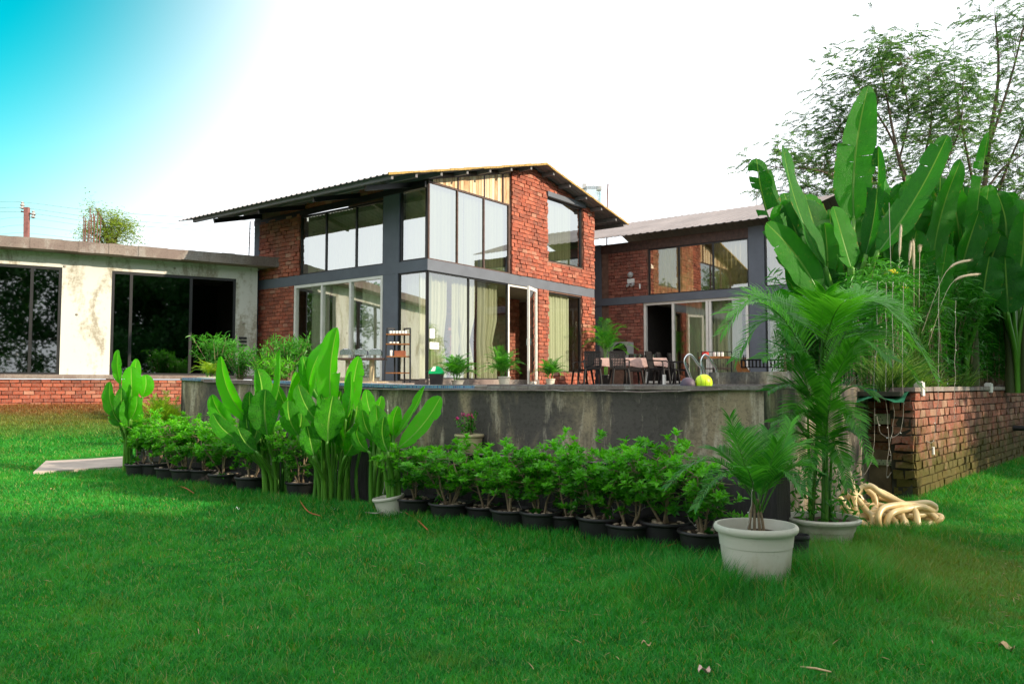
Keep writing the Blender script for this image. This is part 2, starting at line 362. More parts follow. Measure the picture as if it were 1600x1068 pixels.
# ------------------------------------------------------------ ground, lawn
def gz(x, y):                                # height of the ground
    q = -x*.511 + y*.859
    pts = ((-99, 0), (14, 0), (19.4, .10), (19.9, .16), (20.9, .50), (21.3, .53), (22.3, .86), (99, .9))
    z = 0
    for (a, za), (b, zb) in zip(pts, pts[1:]):
        if a <= q <= b: t = (q-a)/(b-a); z = za+(zb-za)*t; break
    return z + .012*noise.noise(V((x*.7, y*.7, 0))) + .03*noise.noise(V((x*.22, y*.22, 3)))
def groundmat(name, blades=False):
    m = M_(name); po = m.coord('POS')
    n1 = m.noise(po, .55, 5, .65, .2); n2 = m.noise(po, 5, 5, .7); n3 = m.noise(po, 60, 3, .7)
    f = m.math('ADD', m.math('MULTIPLY', n1, .5), m.math('MULTIPLY', n2, .5))
    c = m.ramp(f, [(.38, (.004,.10,.010)), (.50, (.011,.22,.020)), (.61, (.055,.34,.034))])
    if blades: c = m.mix(m.ramp(m.attr(), [(.0, (0,0,0)), (1, (.7,.7,.7))]), c, (.05,.40,.045))
    # worn dry patches
    d = m.n('ShaderNodeVectorMath', operation='DISTANCE'); m.l(m.coord('POS', (1, .75, 0)), d.inputs[0]); d.inputs[1].default_value = (3.3, 5.7*.75, 0)
    dd = m.math('ADD', m.math('DIVIDE', d.outputs['Value'], 1.7), m.math('MULTIPLY', m.math('SUBTRACT', n2, .5), 1.8))
    c = m.mix(m.ramp(dd, [(.1, (.5,.5,.5)), (.8, (0,0,0))]), c, (.22,.27,.07))
    sp = m.n('ShaderNodeSeparateXYZ'); m.l(po, sp.inputs[0])
    q = m.math('ADD', m.math('MULTIPLY', sp.outputs[0], -.511), m.math('MULTIPLY', sp.outputs[1], .859))
    q = m.math('ADD', q, m.math('MULTIPLY', m.math('SUBTRACT', n2, .5), 1.6))
    qq = m.math('DIVIDE', m.math('SUBTRACT', q, 18), 5.)
    c = m.mix(m.ramp(qq, [(.38, (0,0,0)), (.62, (.6,.6,.6)), (.70, (.55,.55,.55)), (.8, (1,1,1))]), c, (.24,.13,.05))
    if blades:
        c = m.mix(m.ramp(m.attr(), [(.90, (0,0,0)), (.95, (.8,.8,.8))]), c, (.34,.32,.12))
        c = m.mix(m.ramp(m.noise(po, 1.7, 4, .7), [(.56, (0,0,0)), (.74, (.45,.45,.45))]), c, (.16,.30,.05))
        t = m.mix(1., c, (2.6, 1.5, .5), 'MULTIPLY'); return m.pbr(c, .55, 0, None, .25, .35, t)
    c = m.mix(m.ramp(n3, [(.35, (.8,.8,.8)), (.6, (0,0,0))]), c, (.02,.045,.006))
    return m.pbr(c, .95, 0, m.bump(n3, 1, .03), .1)
g = MB(); xs = list(np.linspace(-32, 32, 129)); ys = list(np.linspace(-14, 42, 113))
g.grid([[V((x, y, gz(x, y))) for x in xs] for y in ys])
for (x0, x1, y0, y1) in ((-600, -32, -600, 600), (32, 600, -600, 600), (-32, 32, -600, -14), (-32, 32, 42, 600)):
    n = 8
    g.grid([[V((lerp(x0, x1, i/n), lerp(y0, y1, j/n), -.05 if y1 < 0 or x0 > 0 else .3)) for i in range(n+1)] for j in range(n+1)])
tag(g.build('ground', groundmat('lawn_ground'), smooth='all'), 'wide green lawn rising in a grassy bank to the flat roofed building', 'ground', kind='structure')
LEDGE_R = 6.42; WALL_R = 6.75
def in_lawn(x, y):
    r = x*RV.x+y*RV.y; u = x*UV_.x+y*UV_.y
    inpool = (r > LEDGE_R-.05) & (u > -11.9) & (u < -2.0)
    q = -x*.511+y*.859
    wx, wy = x-4.56, y-9.2; side = wx*.75-wy*.66      # beyond the brick planter wall
    plant = (side < 0) & (y > 9.2-(4.56-x)*.75) & (r > 9.4) & (x > 0)
    pq = [G(52, 737, .05), G(199, 727, .05), G(199, 711, .05), G(150, 713, .05), G(72, 719, .05)]
    path = np.ones(x.shape, bool)
    for i in range(5): A, B = pq[i], pq[(i+1) % 5]; path &= ((B.x-A.x)*(y-A.y)-(B.y-A.y)*(x-A.x)) > -.02
    return ~(inpool | plant | path) & (q < 22.9) & ~((r > 11) & (u > -20) & (u < -2.4))
def blades(name, N, ymin, ymax, xr, hfun, wid, mat, lean=.5, power=1.6, label=''):
    y = ymin+(ymax-ymin)*rng.random(N)**power
    x = (rng.random(N)*2-1)*xr(y)
    k = in_lawn(x, y); x, y = x[k], y[k]; n = len(x)
    z = np.array([gz(a, b) for a, b in zip(x.tolist(), y.tolist())])
    h = hfun(x, y)*(.55+.7*rng.random(n)); w = wid(y)*(.7+.6*rng.random(n))
    k = h > .004; x, y, z, h, w = x[k], y[k], z[k], h[k], w[k]; n = len(x)
    a = rng.random(n)*2*pi; b = a+pi/2+(rng.random(n)-.5)*1.5; ln = h*lean*(.3+1.2*rng.random(n))
    vx = np.stack([x-np.cos(a)*w/2, x+np.cos(a)*w/2, x+np.cos(b)*ln*.35+np.cos(a)*w*.3, x+np.cos(b)*ln*.35-np.cos(a)*w*.3, x+np.cos(b)*ln], 1)
    vy = np.stack([y-np.sin(a)*w/2, y+np.sin(a)*w/2, y+np.sin(b)*ln*.35+np.sin(a)*w*.3, y+np.sin(b)*ln*.35-np.sin(a)*w*.3, y+np.sin(b)*ln], 1)
    vz = np.stack([z-.005, z-.005, z+h*.6, z+h*.6, z+h], 1)
    co = np.stack([vx, vy, vz], 2).reshape(-1, 3)
    me = bpy.data.meshes.new(name); me.vertices.add(5*n); me.vertices.foreach_set('co', co.ravel())
    base = np.arange(n)[:, None]*5
    lv = np.concatenate([base+np.array([[0,1,2,3]]), base+np.array([[3,2,4]])], 1).ravel()
    me.loops.add(7*n); me.loops.foreach_set('vertex_index', lv)
    me.polygons.add(2*n); ls = (np.arange(n)[:, None]*7+np.array([[0,4]])).ravel()
    me.polygons.foreach_set('loop_start', ls)
    me.update(calc_edges=True); me.materials.append(mat)
    at_ = me.attributes.new('rnd', 'FLOAT', 'FACE'); at_.data.foreach_set('value', np.repeat(rng.random(n), 2))
    o = bpy.data.objects.new(name, me); col.objects.link(o); return o
def tall(x, y):                               # long uncut grass round the pots and along the walls
    r = x*RV.x+y*RV.y; u = x*UV_.x+y*UV_.y
    t = np.exp(-((r-5.8)/.42)**2)*(u > -12)*(u < -1.6)*.115
    for (cx, cy, s, hh) in ((1.68, 5.15, .6, .15), (1.2, 5.25, .35, .24), (2.2, 5.4, .4, .26), (2.3, 6.1, .6, .19), (3.0, 6.6, .55, .15), (3.7, 7.2, .5, .12), (1.1, 5.9, .4, .12)):
        t = np.maximum(t, hh*np.exp(-((x-cx)**2+(y-cy)**2)/(2*s*s)))
    wx, wy = x-4.56, y-9.2; side = np.abs(wx*.75-wy*.66)
    t = np.maximum(t, .13*np.exp(-(side/.6)**2)*(wy > -1))
    t = np.maximum(t, .06*np.exp(-((x-5)**2+(y-8)**2)/8))
    return t
bm_ = groundmat('grass_blades', True)
b1 = blades('grass', 950000, 2.9, 24, lambda y: np.maximum(3.6, y*.92), lambda x, y: .020+.010*np.sin(x*2.1+y)*np.sin(y*1.7)+.014*np.maximum(0, np.sin(x*5.3+2*np.sin(y*3.1))*np.sin(y*4.7+2*np.sin(x*2.7)))+.002*y+tall(x, y)*.35,
       lambda y: .0017+.0008*y, bm_, 1.1, 1.75)
tag(b1, 'short green lawn grass growing across the foreground', 'grass', kind='stuff')
def tl(x, y):
    t = tall(x, y); return np.where(t > .03, t, 0)
b2 = blades('long_grass', 520000, 4.3, 15, lambda y: y*.78, tl, lambda y: .003+.0006*y, bm_, .7, 1.0)
tag(b2, 'long uncut grass round the pots and along the wall feet', 'long grass', kind='stuff')
pth = MB(); pp = [G(52, 737, .05), G(199, 727, .05), G(199, 711, .05), G(150, 713, .05), G(72, 719, .05)]
pth.face([p for p in pp]); 
for i in range(5): pth.face([pp[i]-V((0,0,.12)), pp[(i+1) % 5]-V((0,0,.12)), pp[(i+1) % 5], pp[i]])
tag(pth.build('path', plain('pale_paving', (.42,.35,.30), .9, var=.2, sc=3, bump=.4)), 'pale concrete path slab crossing the lawn by the leftmost banana plant', 'path', kind='structure')
# ------------------------------------------------------------ brickwork and openings
def bricks(mb, f, a0, a1, z0, z1, top=None, holes=(), course=.108, bl=.235, d=.0, depth=.05, jit=.008, m=0, seed=1, rough=.012):
    R = random.Random(seed); z = z0; k = 0
    while z < z1-.02:
        h = min(course-.014, z1-z-.004); a = a0-(bl/2 if k % 2 else 0)+R.uniform(-.02, .02)
        while a < a1:
            L = bl*R.uniform(.93, 1.07); b0, b1 = max(a, a0), min(a+L-.014, a1); a += L
            if b1-b0 < .03: continue
            if top and z+h > min(top(b0), top(b1))-.01:
                if z+.03 > min(top(b0), top(b1)): continue
                hh = min(top(b0), top(b1))-.012-z
            else: hh = h
            segs = [(b0, b1)]
            for (h0, h1, hz0, hz1) in holes:
                if z+h > hz0+.02 and z < hz1-.02:
                    ns = []
                    for s0, s1 in segs:
                        if s1 <= h0 or s0 >= h1: ns.append((s0, s1)); continue
                        if s0 < h0: ns.append((s0, h0+R.uniform(-.03, .0)))
                        if s1 > h1: ns.append((h1+R.uniform(0, .03), s1))
                    segs = ns
            for s0, s1 in segs:
                if s1-s0 < .03: continue
                dd = d+depth+R.uniform(-jit, jit); q = [R.uniform(-jit, jit)*.6 for _ in range(8)]; o = [R.uniform(-rough, rough)*.5 for _ in range(4)]
                c = [f.p(s0+q[0], z+q[1], d), f.p(s1+q[2], z+q[3], d), f.p(s1+q[2]*.5, z+q[3], dd+o[0]), f.p(s0+q[0]*.5, z+q[1], dd+o[1]),
                     f.p(s0+q[4], z+hh+q[5]*.5, d), f.p(s1+q[6], z+hh+q[7]*.5, d), f.p(s1+q[6]*.5, z+hh+q[7]*.5, dd+o[2]), f.p(s0+q[4]*.5, z+hh+q[5]*.5, dd+o[3])]
                mb.hexa(c, m, R.random()**1.2, skip=(2,))
        z += course; k += 1
def slabs(mb, f, a0, a1, z0, z1, d0, d1, holes=(), m=0, top=None):      # a wall with rectangular openings, as boxes
    As = sorted(set([a0, a1]+[x for h in holes for x in h[:2] if a0 < x < a1]))
    for b0, b1 in zip(As, As[1:]):
        mid = (b0+b1)/2; zz = z0
        for h in sorted([h for h in holes if h[0] <= mid <= h[1]], key=lambda h: h[2]):
            if h[2] > zz+.005: mb.fb(f, b0, b1, zz, h[2], d0, d1, m)
            zz = h[3]
        if zz < z1:
            if top: 
                t0, t1 = top(b0), top(b1)
                mb.hexa([f.p(b0,zz,d0), f.p(b1,zz,d0), f.p(b1,zz,d1), f.p(b0,zz,d1), f.p(b0,t0,d0), f.p(b1,t1,d0), f.p(b1,t1,d1), f.p(b0,t0,d1)], m)
            else: mb.fb(f, b0, b1, zz, z1, d0, d1, m)
def frame(mb, f, a0, a1, z0, z1, w=.05, d0=-.06, d1=-.01, mull=(), m=0, bottom=True):
    mb.fb(f, a0, a0+w, z0, z1, d0, d1, m); mb.fb(f, a1-w, a1, z0, z1, d0, d1, m)
    mb.fb(f, a0+w, a1-w, z1-w, z1, d0, d1-.002, m)
    if bottom: mb.fb(f, a0+w, a1-w, z0, z0+w*.8, d0, d1-.002, m)
    for x in mull: mb.fb(f, x-w/2, x+w/2, z0+w*.8, z1-w, d0, d1-.003, m)
def pane(f, pts, d, mat, parent, name='pane'):
    b = MB(); b.face([f.p(a, z, d) for a, z in pts]); return b.build(name, mat, parent)
def rect(a0, a1, z0, z1): return [(a0, z0), (a1, z0), (a1, z1), (a0, z1)]
def curtain(f, a0, a1, z0, z1, d, parent, seed=0, amp=.045, fold=.13, gather=0., name='curtain', mat=None):
    R = random.Random(seed); n = max(10, int(abs(a1-a0)/.022)); rows = []
    ph = R.uniform(0, 6); ks = 2*pi/fold
    for j in range(9):
        t = j/8; z = lerp(z0, z1, t); row = []
        pinch = 1-gather*math.exp(-((t-.38)/.16)**2)
        for i in range(n+1):
            x = i/n; a = a0+(a1-a0)*x*pinch
            w = sin(ks*x*abs(a1-a0)+ph+.8*sin(x*9+seed))*amp*(.7+.3*sin(x*23+ph+t))
            row.append(f.p(a, z, d+w))
        rows.append(row)
    b = MB(); b.grid(rows); return b.build(name, mat or MT['curtain'], parent, smooth='all')
# ------------------------------------------------------------ main house
C0 = V((-2.02, 19, 0)); fR = Face(C0, RV, UV_); fL = Face(C0, LV, -RV)
W_R, W_L = 7.61, 6.85
def zr(a): return E+4.63+(a+1.783)*.258 if a < 4.30 else E+6.2-(a-4.3)*.204
house = thing('brick_house', F(17.5, -16.5, E), 'two storey red brick house with grey concrete frame, tall glazing and low gabled roof', 'house')
BM0, BM1 = E+2.75, E+3.02                       # the concrete beam between the storeys
FL = E+.05
b = MB(); b.fb(fR, -.0, W_R, BM0, BM1, -.28, .03); b.fb(fL, 0.0, W_L, BM0+.001, BM1+.001, -.28, .03)
b.hexa([fR.p(0,BM0,.03), fR.p(0,BM0,.0), fL.p(0,BM0,.03)+UV_*.0, C0+UV_*.03-RV*.03+V((0,0,BM0)), fR.p(0,BM1+.001,.03), fR.p(0,BM1+.001,.0), fL.p(0,BM1+.001,.03), C0+UV_*.03-RV*.03+V((0,0,BM1+.001))])
b.build('floor_beam', MT['grey'], house)
pxR = lambda x, y, d=0: fR.px(x, y, d)[0]
pxL = lambda x, y, d=0: fL.px(x, y, d)[0]
# columns
for f, a0, a1, z0, z1, d1 in ((fL, pxL(625,350), pxL(600,350), BM1, E+5.05, .03), (fL, pxL(622,520), pxL(599,520), FL, BM0, .025), (fL, pxL(407,400), W_L, BM1, E+5.05, .03), (fL, pxL(404,520), W_L, E-.4, BM0, .025)):
    b = MB(); b.fb(f, a0, a1, z0, z1, -.25, d1); b.build('column', MT['grey'], house)
# brick walls with openings
uw = (pxR(854.6,360), pxR(909.5,370), fR.px(854.6,407)[1], fR.px(854.6,307)[1])
br0 = pxR(798, 350)
b = MB(); slabs(b, fR, br0, W_R, BM1, 99, -.2, .0, [uw], 1, top=lambda a: zr(a)-.03) if False else None
# upper gable wall (split at the ridge so its top follows the roof)
for (x0, x1) in ((br0, 4.3), (4.3, W_R)):
    slabs(b, fR, x0, x1, BM1, 99, -.2, 0, [(max(uw[0], x0), min(uw[1], x1), uw[2], uw[3])] if uw[0] < x1 else [], 1, top=lambda a: zr(a)-.03)
bricks(b, fR, br0, W_R, BM1+.01, E+6.2, top=lambda a: zr(a)-.03, holes=[uw, (uw[0]-.06, uw[1]+.1, uw[3], uw[3]+.14)], d=0, seed=3, jit=.014, rough=.02)
b.build('gable_wall', [MT['brick'], MT['mortar']], house)
lw = (pxR(856,520), pxR(908,520), fR.px(880,581)[1], BM0-.04); lb0 = pxR(840,520)
b = MB(); slabs(b, fR, lb0, W_R, E-.2, BM0, -.2, 0, [lw], 1)
bricks(b, fR, lb0, W_R, E-.15, BM0, holes=[lw], seed=5, jit=.012, rough=.02)
b.build('brick_wall', [MT['brick'], MT['mortar']], house)
# left face brick panels
x0, x1 = pxL(470,370), pxL(407,400)
b = MB(); b.fb(fL, x0, x1, BM1, E+4.72, -.2, 0, 1); bricks(b, fL, x0, x1, BM1+.01, E+4.72, seed=8, jit=.014, rough=.02)
b.build('brick_panel', [MT['brick'], MT['mortar']], house)
x0b, x1b = pxL(459,520), pxL(404,520)
b = MB(); b.fb(fL, x0b, x1b, E-.1, BM0, -.2, 0, 1); bricks(b, fL, x0b, x1b, E-.1, BM0, seed=9, jit=.006, depth=.03)
b.build('brick_panel', [MT['brick'], MT['mortar']], house)
b = MB(); b.fb(fL, pxL(600,350)+.0, W_L, E+4.74, E+5.05, -.2, -.02, 1); bricks(b, fL, pxL(600,350), pxL(470,370)+.9, E+4.74, E+5.05, d=-.02, seed=10)
b.build('brick_band', [MT['brick'], MT['mortar']], house)
b = MB(); b.bar(fL.p(.05, E+4.83, .0), fL.p(W_L, E+4.70, .0), .1, .14); b.build('eave_beam', MT['black_metal'], house)
# lintel
b = MB(); b.fb(fR, uw[0]-.06, uw[1]+.1, uw[3], uw[3]+.14, 0, .09); b.build('lintel', MT['grey'], house)
# plinth
b = MB(); b.fb(fR, 0, lb0, E-.2, E+.16, -.25, .06); b.fb(fL, 0, pxL(459,520), E-.2, E+.12, -.25, .055)
b.build('plinth', MT['slab'], house)
# upper corner glazing
def window(name, f, pts, parent, gl, fr_mat, w=.04, mull=(), dg=-.035, curtains=(), frame_d=(-.06, -.005)):
    a0, a1 = min(p[0] for p in pts), max(p[0] for p in pts); z0, z1 = min(p[1] for p in pts), max(p[1] for p in pts)
    b = MB(); frame(b, f, a0, a1, z0, z1, w, frame_d[0], frame_d[1], mull); wn_ = b.build(name, fr_mat, parent)
    xs = sorted([a0]+list(mull)+[a1]); jd = random.Random(int(a0*100)); 
    for p, q in zip(xs, xs[1:]): pane(f, rect(p+.004, q-.004, z0+.01, z1-.01), dg, gl, wn_)
    for k, (c0, c1, gth) in enumerate(curtains): curtain(f, c0, c1, z0+.02, z1-.02, -.17, wn_, seed=int(a0*10)+k, gather=gth)
    return wn_
wz = E+4.93; g1 = pxR(796.5, 350)
window('window', fR, rect(.03, g1, BM1, wz), house, MT['mirror_glass'], MT['rust'], .045, (pxR(715.5,350), pxR(757,350)), curtains=((.1, 1.5, 0), (1.5, 3.2, 0)))
window('window', fL, rect(.03, pxL(625,350), BM1, E+4.83), house, MT['half_glass'], MT['black_metal'], .06, curtains=((.1, .9, 0),))
window('window', fL, rect(pxL(600,350), pxL(470,370), BM1, E+4.66), house, MT['half_glass'], MT['black_metal'], .05, (pxL(556,370), pxL(509,370)), curtains=((pxL(600,350)+.1, pxL(470,370)-.1, 0),))
window('window', fR, rect(*uw), house, MT['mirror_glass'], MT['black_metal'], .05, curtains=((uw[0]+.05, uw[1]-.45, 0),), frame_d=(-.1, -.03), dg=-.06)
window('window', fR, rect(*lw), house, MT['plain_glass'], MT['black_metal'], .04, curtains=((lw[0]+.03, lw[1]-.5, .0),), frame_d=(-.1, -.03), dg=-.06)
# wooden infill under the rake
xs_ = [pxR(678,280), pxR(716,280), pxR(757,290), pxR(786,300), g1]
for i, (p, q) in enumerate(zip(xs_, xs_[1:])):
    b = MB(); n = max(2, int((q-p)/.11)); 
    for k in range(n):
        c0, c1 = lerp(p, q, k/n), lerp(p, q, (k+1)/n)-.006
        t0, t1 = max(zr(c0)-.14, wz+.012), max(zr(c1)-.14, wz+.012); dd = -.02+.008*((k*7) % 3)
        b.hexa([fR.p(c0,wz+.005,-.08), fR.p(c1,wz+.005,-.08), fR.p(c1,wz+.005,dd), fR.p(c0,wz+.005,dd), fR.p(c0,t0,-.08), fR.p(c1,t1,-.08), fR.p(c1,t1,dd), fR.p(c0,t0,dd)], 0, random.random())
    b.build('timber_infill', TIMBER, house)
b = MB()
for x in xs_[1:4]: b.fb(fR, x-.025, x+.025, wz, zr(x)-.12, -.09, .01)
b.bar(fR.p(.0, zr(0)-.10, -.03), fR.p(g1, zr(g1)-.10, -.03), .1, .09)
b.build('rake_frame', MT['rust'], house)
b = MB(); b.fb(fR, g1+.005, br0+.01, BM1, zr(g1)-.1, -.15, -.01); b.build('jamb', MT['rust'], house)
# lower glazed corner, open door
dx0, dx1 = pxR(794,520), pxR(829,520)
w_ = window('window', fR, rect(.03, dx0, E+.16, BM0), house, MT['front_glass'], MT['black_metal'], .035, (pxR(733,520),))
for c0, c1, gth in ((.03, 1.0, .12), (1.2, 2.1, .25), (2.2, 3.1, .25)): curtain(fR, c0, c1, E+.18, BM0-.04, -.3, w_, seed=int(c0*9)+2, gather=gth, amp=.06)
w_ = window('window', fL, rect(.03, pxL(622,520), E+.12, BM0), house, MT['plain_glass'], MT['black_metal'], .035)
curtain(fL, .1, .55, E+.14, BM0-.04, -.3, w_, seed=3, gather=.2); curtain(fL, .55, 1.05, E+.14, BM0-.04, -.34, w_, seed=4, gather=.35)
dr = MB(); frame(dr, fR, dx0, lb0, E+.02, BM0, .06, -.08, .0, bottom=False); dr.build('door_frame', MT['white_frame'], house)
hinge = fR.p(lb0-.05, 0, .0); fD = Face(hinge, (-.30, -.955), (-.955, .30))
dr = MB(); frame(dr, fD, 0, .86, E+.04, BM0-.03, .09, -.025, .025, (), 0); dl = dr.build('door', MT['white_frame'], house)
pane(fD, rect(.09, .77, E+.12, BM0-.13), 0, MT['glass'], dl)
hb = MB(); hb.bar(fD.p(.8, E+1.1, .0), fD.p(.8, E+1.28, .0), .14, .02); hb.build('handle', MT['steel'], dl)
# white sliding door on the shaded side
s0, s1 = pxL(598,520), pxL(459.5,520)
w_ = window('sliding_door', fL, rect(s0, s1, E+.03, BM0), house, MT['plain_glass'], MT['white_frame'], .075, (pxL(547,520), pxL(502.5,520)), frame_d=(-.09, .02))
m1, m2 = pxL(547,520), pxL(502.5,520)
curtain(fL, s0+.1, m1-.1, E+.05, BM0-.08, -.3, w_, 3, gather=.0); curtain(fL, m1+.1, m2-.1, E+.05, BM0-.08, -.3, w_, 4); curtain(fL, m2+.05, m2+.75, E+.05, BM0-.08, -.3, w_, 5)
# interior: floors, ceiling slab, back walls
b = MB(); b.fb(fR, .02, W_R, E-.1, FL-.02, -6.8, -.26); b.build('floor', MT['interior'], house)
b = MB(); b.fb(fR, .3, W_R-.02, BM0+.01, BM0+.2, -6.8, -.3); b.build('ceiling_slab', MT['interior'], house)
b = MB(); b.fb(fR, W_R-.2, W_R, E-.3, E+5.3, -6.84, -.21, 0); b.fb(fL, W_L-.2, W_L, E-.3, E+5.04, -W_R+.2, -.26, 0)
b.build('outer_wall', MT['mortar'], house)
b = MB(); fI = Face(fR.p(dx0+.2, 0, -2.2), RV, UV_); b.fb(fI, -.2, 3.2, FL, BM0, -.1, 0, 1); bricks(b, fI, -.2, 3.2, FL, BM0, seed=31)
b.build('inner_brick_wall', [MT['brick_far'], MT['mortar']], house)
# roof
def sheet(f, a0, a1, zf, d0, d1, name, parent, mat, pitch=.24, rib=.035, th=.012, und=None):
    b = MB(); n = int(abs(d1-d0)/pitch); prof = []
    for i in range(n):
        t = lerp(d0, d1, i/n); st = (d1-d0)/n
        for q, h in ((0, 0), (.55, 0), (.65, 1), (.9, 1)): prof.append((t+st*q, h*rib))
    prof.append((d1, 0)); steps = 5
    rows = [[f.p(lerp(a0, a1, k/steps), zf(lerp(a0, a1, k/steps))+h, d) for d, h in prof] for k in range(steps+1)]
    b.grid(rows, 0)
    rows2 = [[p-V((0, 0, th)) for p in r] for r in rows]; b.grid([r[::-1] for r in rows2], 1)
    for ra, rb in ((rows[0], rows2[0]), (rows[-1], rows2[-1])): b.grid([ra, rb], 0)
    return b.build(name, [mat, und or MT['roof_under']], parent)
sheet(fR, -1.783, 4.30, zr, .48, -7.92, 'roof_sheet', house, MT['roof'], .2, .022); sheet(fR, 8.96, 4.302, zr, .48, -7.92, 'roof_sheet', house, MT['roof'], .2, .022)
for (p, q) in ((-1.8, 4.3), (4.3, 8.98)):
    b = MB(); n = 24
    for k in range(n):
        a, c = lerp(p, q, k/n), lerp(p, q, (k+1)/n); j = random.uniform(-.006, .006)
        b.bar(fR.p(a, zr(a)-.0+j, .505), fR.p(c, zr(c)-.0+j, .505), .03, .05+random.uniform(-.012, .012))
    b.build('rake_trim', MT['yellow'], house)
for a in (-1.62, -.85, .0, .95, 1.85, 2.75, 3.65, 4.75, 5.6, 6.5, 7.4, 8.3, 8.8):
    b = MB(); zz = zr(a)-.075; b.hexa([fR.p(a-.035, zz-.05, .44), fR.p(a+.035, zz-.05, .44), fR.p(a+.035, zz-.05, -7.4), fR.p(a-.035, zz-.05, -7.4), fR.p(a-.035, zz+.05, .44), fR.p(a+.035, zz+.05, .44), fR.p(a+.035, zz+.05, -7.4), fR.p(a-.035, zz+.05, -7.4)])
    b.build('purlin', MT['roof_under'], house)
for d in (-.55, -2.4, -4.6, -6.6):
    b = MB(); b.bar(fR.p(-1.5, zr(-1.5)-.19, d), fR.p(1.2, zr(1.2)-.19, d), .07, .12); b.build('rafter', MT['black_metal'], house)
# tube light below the left eave, floodlight at the far end
tl_ = MB(); q = fL.p(pxL(565,296), fL.px(565,296)[1], .15); tl_.bar(q-LV*.35, q+LV*.2, .05, .05); tag(tl_.build('tube_light', MT['metal_grey'], loc=None), 'slim grey tube lamp under the long left eave of the brick house', 'lamp')
# ------------------------------------------------------------ right wing
fW = Face(F(23.4, fR.O.dot(UV_), 0), UV_, -RV)
wing = thing('brick_wing', fW.p(4, E, -2), 'lower brick wing with dark glazed upper windows and pinkish sheet roof behind the dining table', 'house')
pw = lambda x, y=420, d=0: fW.px(x, y, d)[0]; zw = lambda x, y, d=0: fW.px(x, y, d)[1]
wb0, wb1 = zw(1000,474)-.0, zw(1000,462.5); WA1 = pw(1268)
wfl = E+.08
we = (zw(931,373,.6)+zw(1197,340,.6))/2
ul = pw(1013), pw(1170.5); ur = pw(1195), pw(1246)
wt = zw(1100,371)-.0; sd0, sd1 = pw(1006.5,520), pw(1170,520); lr0, lr1 = pw(1196,520), pw(1246,520)
b = MB(); H = [(ul[0], ul[1], wb1, we-.42), (ur[0], ur[1], wb1, we-.42)]
slabs(b, fW, -2.5, pw(1013), wb1, we-.42, -.2, 0, [], 1); bricks(b, fW, -.5, pw(1013)-.02, wb1, we-.42, seed=12)
b.build('brick_wall', [MT['brick_far'], MT['mortar']], wing)
b = MB(); slabs(b, fW, -2.5, sd0, E-.2, wb0, -.2, 0, [], 1); bricks(b, fW, -.5, sd0-.01, E-.1, wb0, seed=13); b.build('brick_wall', [MT['brick_far'], MT['mortar']], wing)
b = MB(); b.fb(fW, -2.5, WA1, wb0, wb1, -.25, .07); b.build('floor_beam', MT['grey'], wing)
for a0, a1 in ((pw(929), pw(940)), (ul[1], ur[0]), (ur[1], WA1)):
    b = MB(); b.fb(fW, a0, a1, wb1, we-.1, -.25, .04); b.build('column', MT['grey'], wing)
    b = MB(); b.fb(fW, a0, a1, E-.2, wb0, -.25, .04); b.build('column', MT['grey'], wing)
b = MB(); b.fb(fW, -2.5, WA1, we-.42, we-.12, -.2, .03); b.build('eave_beam', MT['rust'], wing)
window('window', fW, rect(ul[0], ul[1], wb1, we-.42), wing, MT['bronze_glass'], MT['black_metal'], .05, (pw(1060.5), pw(1114)), curtains=((ul[0]+.1, ul[0]+1.5, 0), (ul[0]+2.2, ul[1]-.1, 0)))
window('window', fW, rect(ur[0], ur[1], wb1, we-.42), wing, MT['bronze_glass'], MT['black_metal'], .05, (), curtains=((ur[0]+.1, ur[1]-.1, 0),))
o0, o1 = pw(1052,520), pw(1110,520)
sdw = MB(); frame(sdw, fW, sd0, sd1, wfl, wb0, .08, -.09, .02, (o0, o1-.1, o1)); sdo = sdw.build('sliding_door', MT['white_frame'], wing)
for p, q in ((o0+.04, o1-.14), (o1+.04, sd1-.08)): pane(fW, rect(p, q, wfl+.06, wb0-.08), -.04, MT['glass'], sdo)
curtain(fW, o0+.3, o1-.1, wfl, wb0-.05, -.3, sdo, 6); curtain(fW, o1+.0, sd1-.3, wfl, wb0-.05, -.3, sdo, 7)
window('window', fW, rect(lr0, lr1, wfl, wb0), wing, MT['glass'], MT['black_metal'], .05, (), curtains=((lr0+.1, lr1-.1, 0),))
b = MB(); b.fb(fW, -2.5, WA1, E-.1, wfl-.01, -6, -.05); b.fb(fW, -2.5, WA1, wb0+.01, wb0+.15, -6, -.3); b.build('floor', MT['interior'], wing)
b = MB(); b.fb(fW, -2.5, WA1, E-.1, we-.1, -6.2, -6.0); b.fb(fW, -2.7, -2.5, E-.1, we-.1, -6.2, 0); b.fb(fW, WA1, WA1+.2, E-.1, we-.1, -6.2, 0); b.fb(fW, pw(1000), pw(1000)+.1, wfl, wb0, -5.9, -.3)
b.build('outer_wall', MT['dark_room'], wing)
dR = -3.6; zridge = (zw(986,346,dR)+zw(1197,321,dR))/2
ff = Face(fW.p(0,0,0), -RV, UV_)       # slope profile along -R
def zwr(a): t = (a+3.6)/(4.2); return zridge+(we-zridge)*t if a > -3.6 else zridge+(we-zridge)*(-3.6-a)/4.2
MT['roof_pink'] = plain('weathered_roof_sheet', (.24,.20,.19), .55, .0, var=.22, sc=.8)
sheet(ff, .62, -3.6, zwr, -2.5, WA1-.25, 'roof_sheet', wing, MT['roof_pink'], .25, .016); sheet(ff, -7.8, -3.602, zwr, -2.5, WA1-.25, 'roof_sheet', wing, MT['roof_pink'], .25, .016)
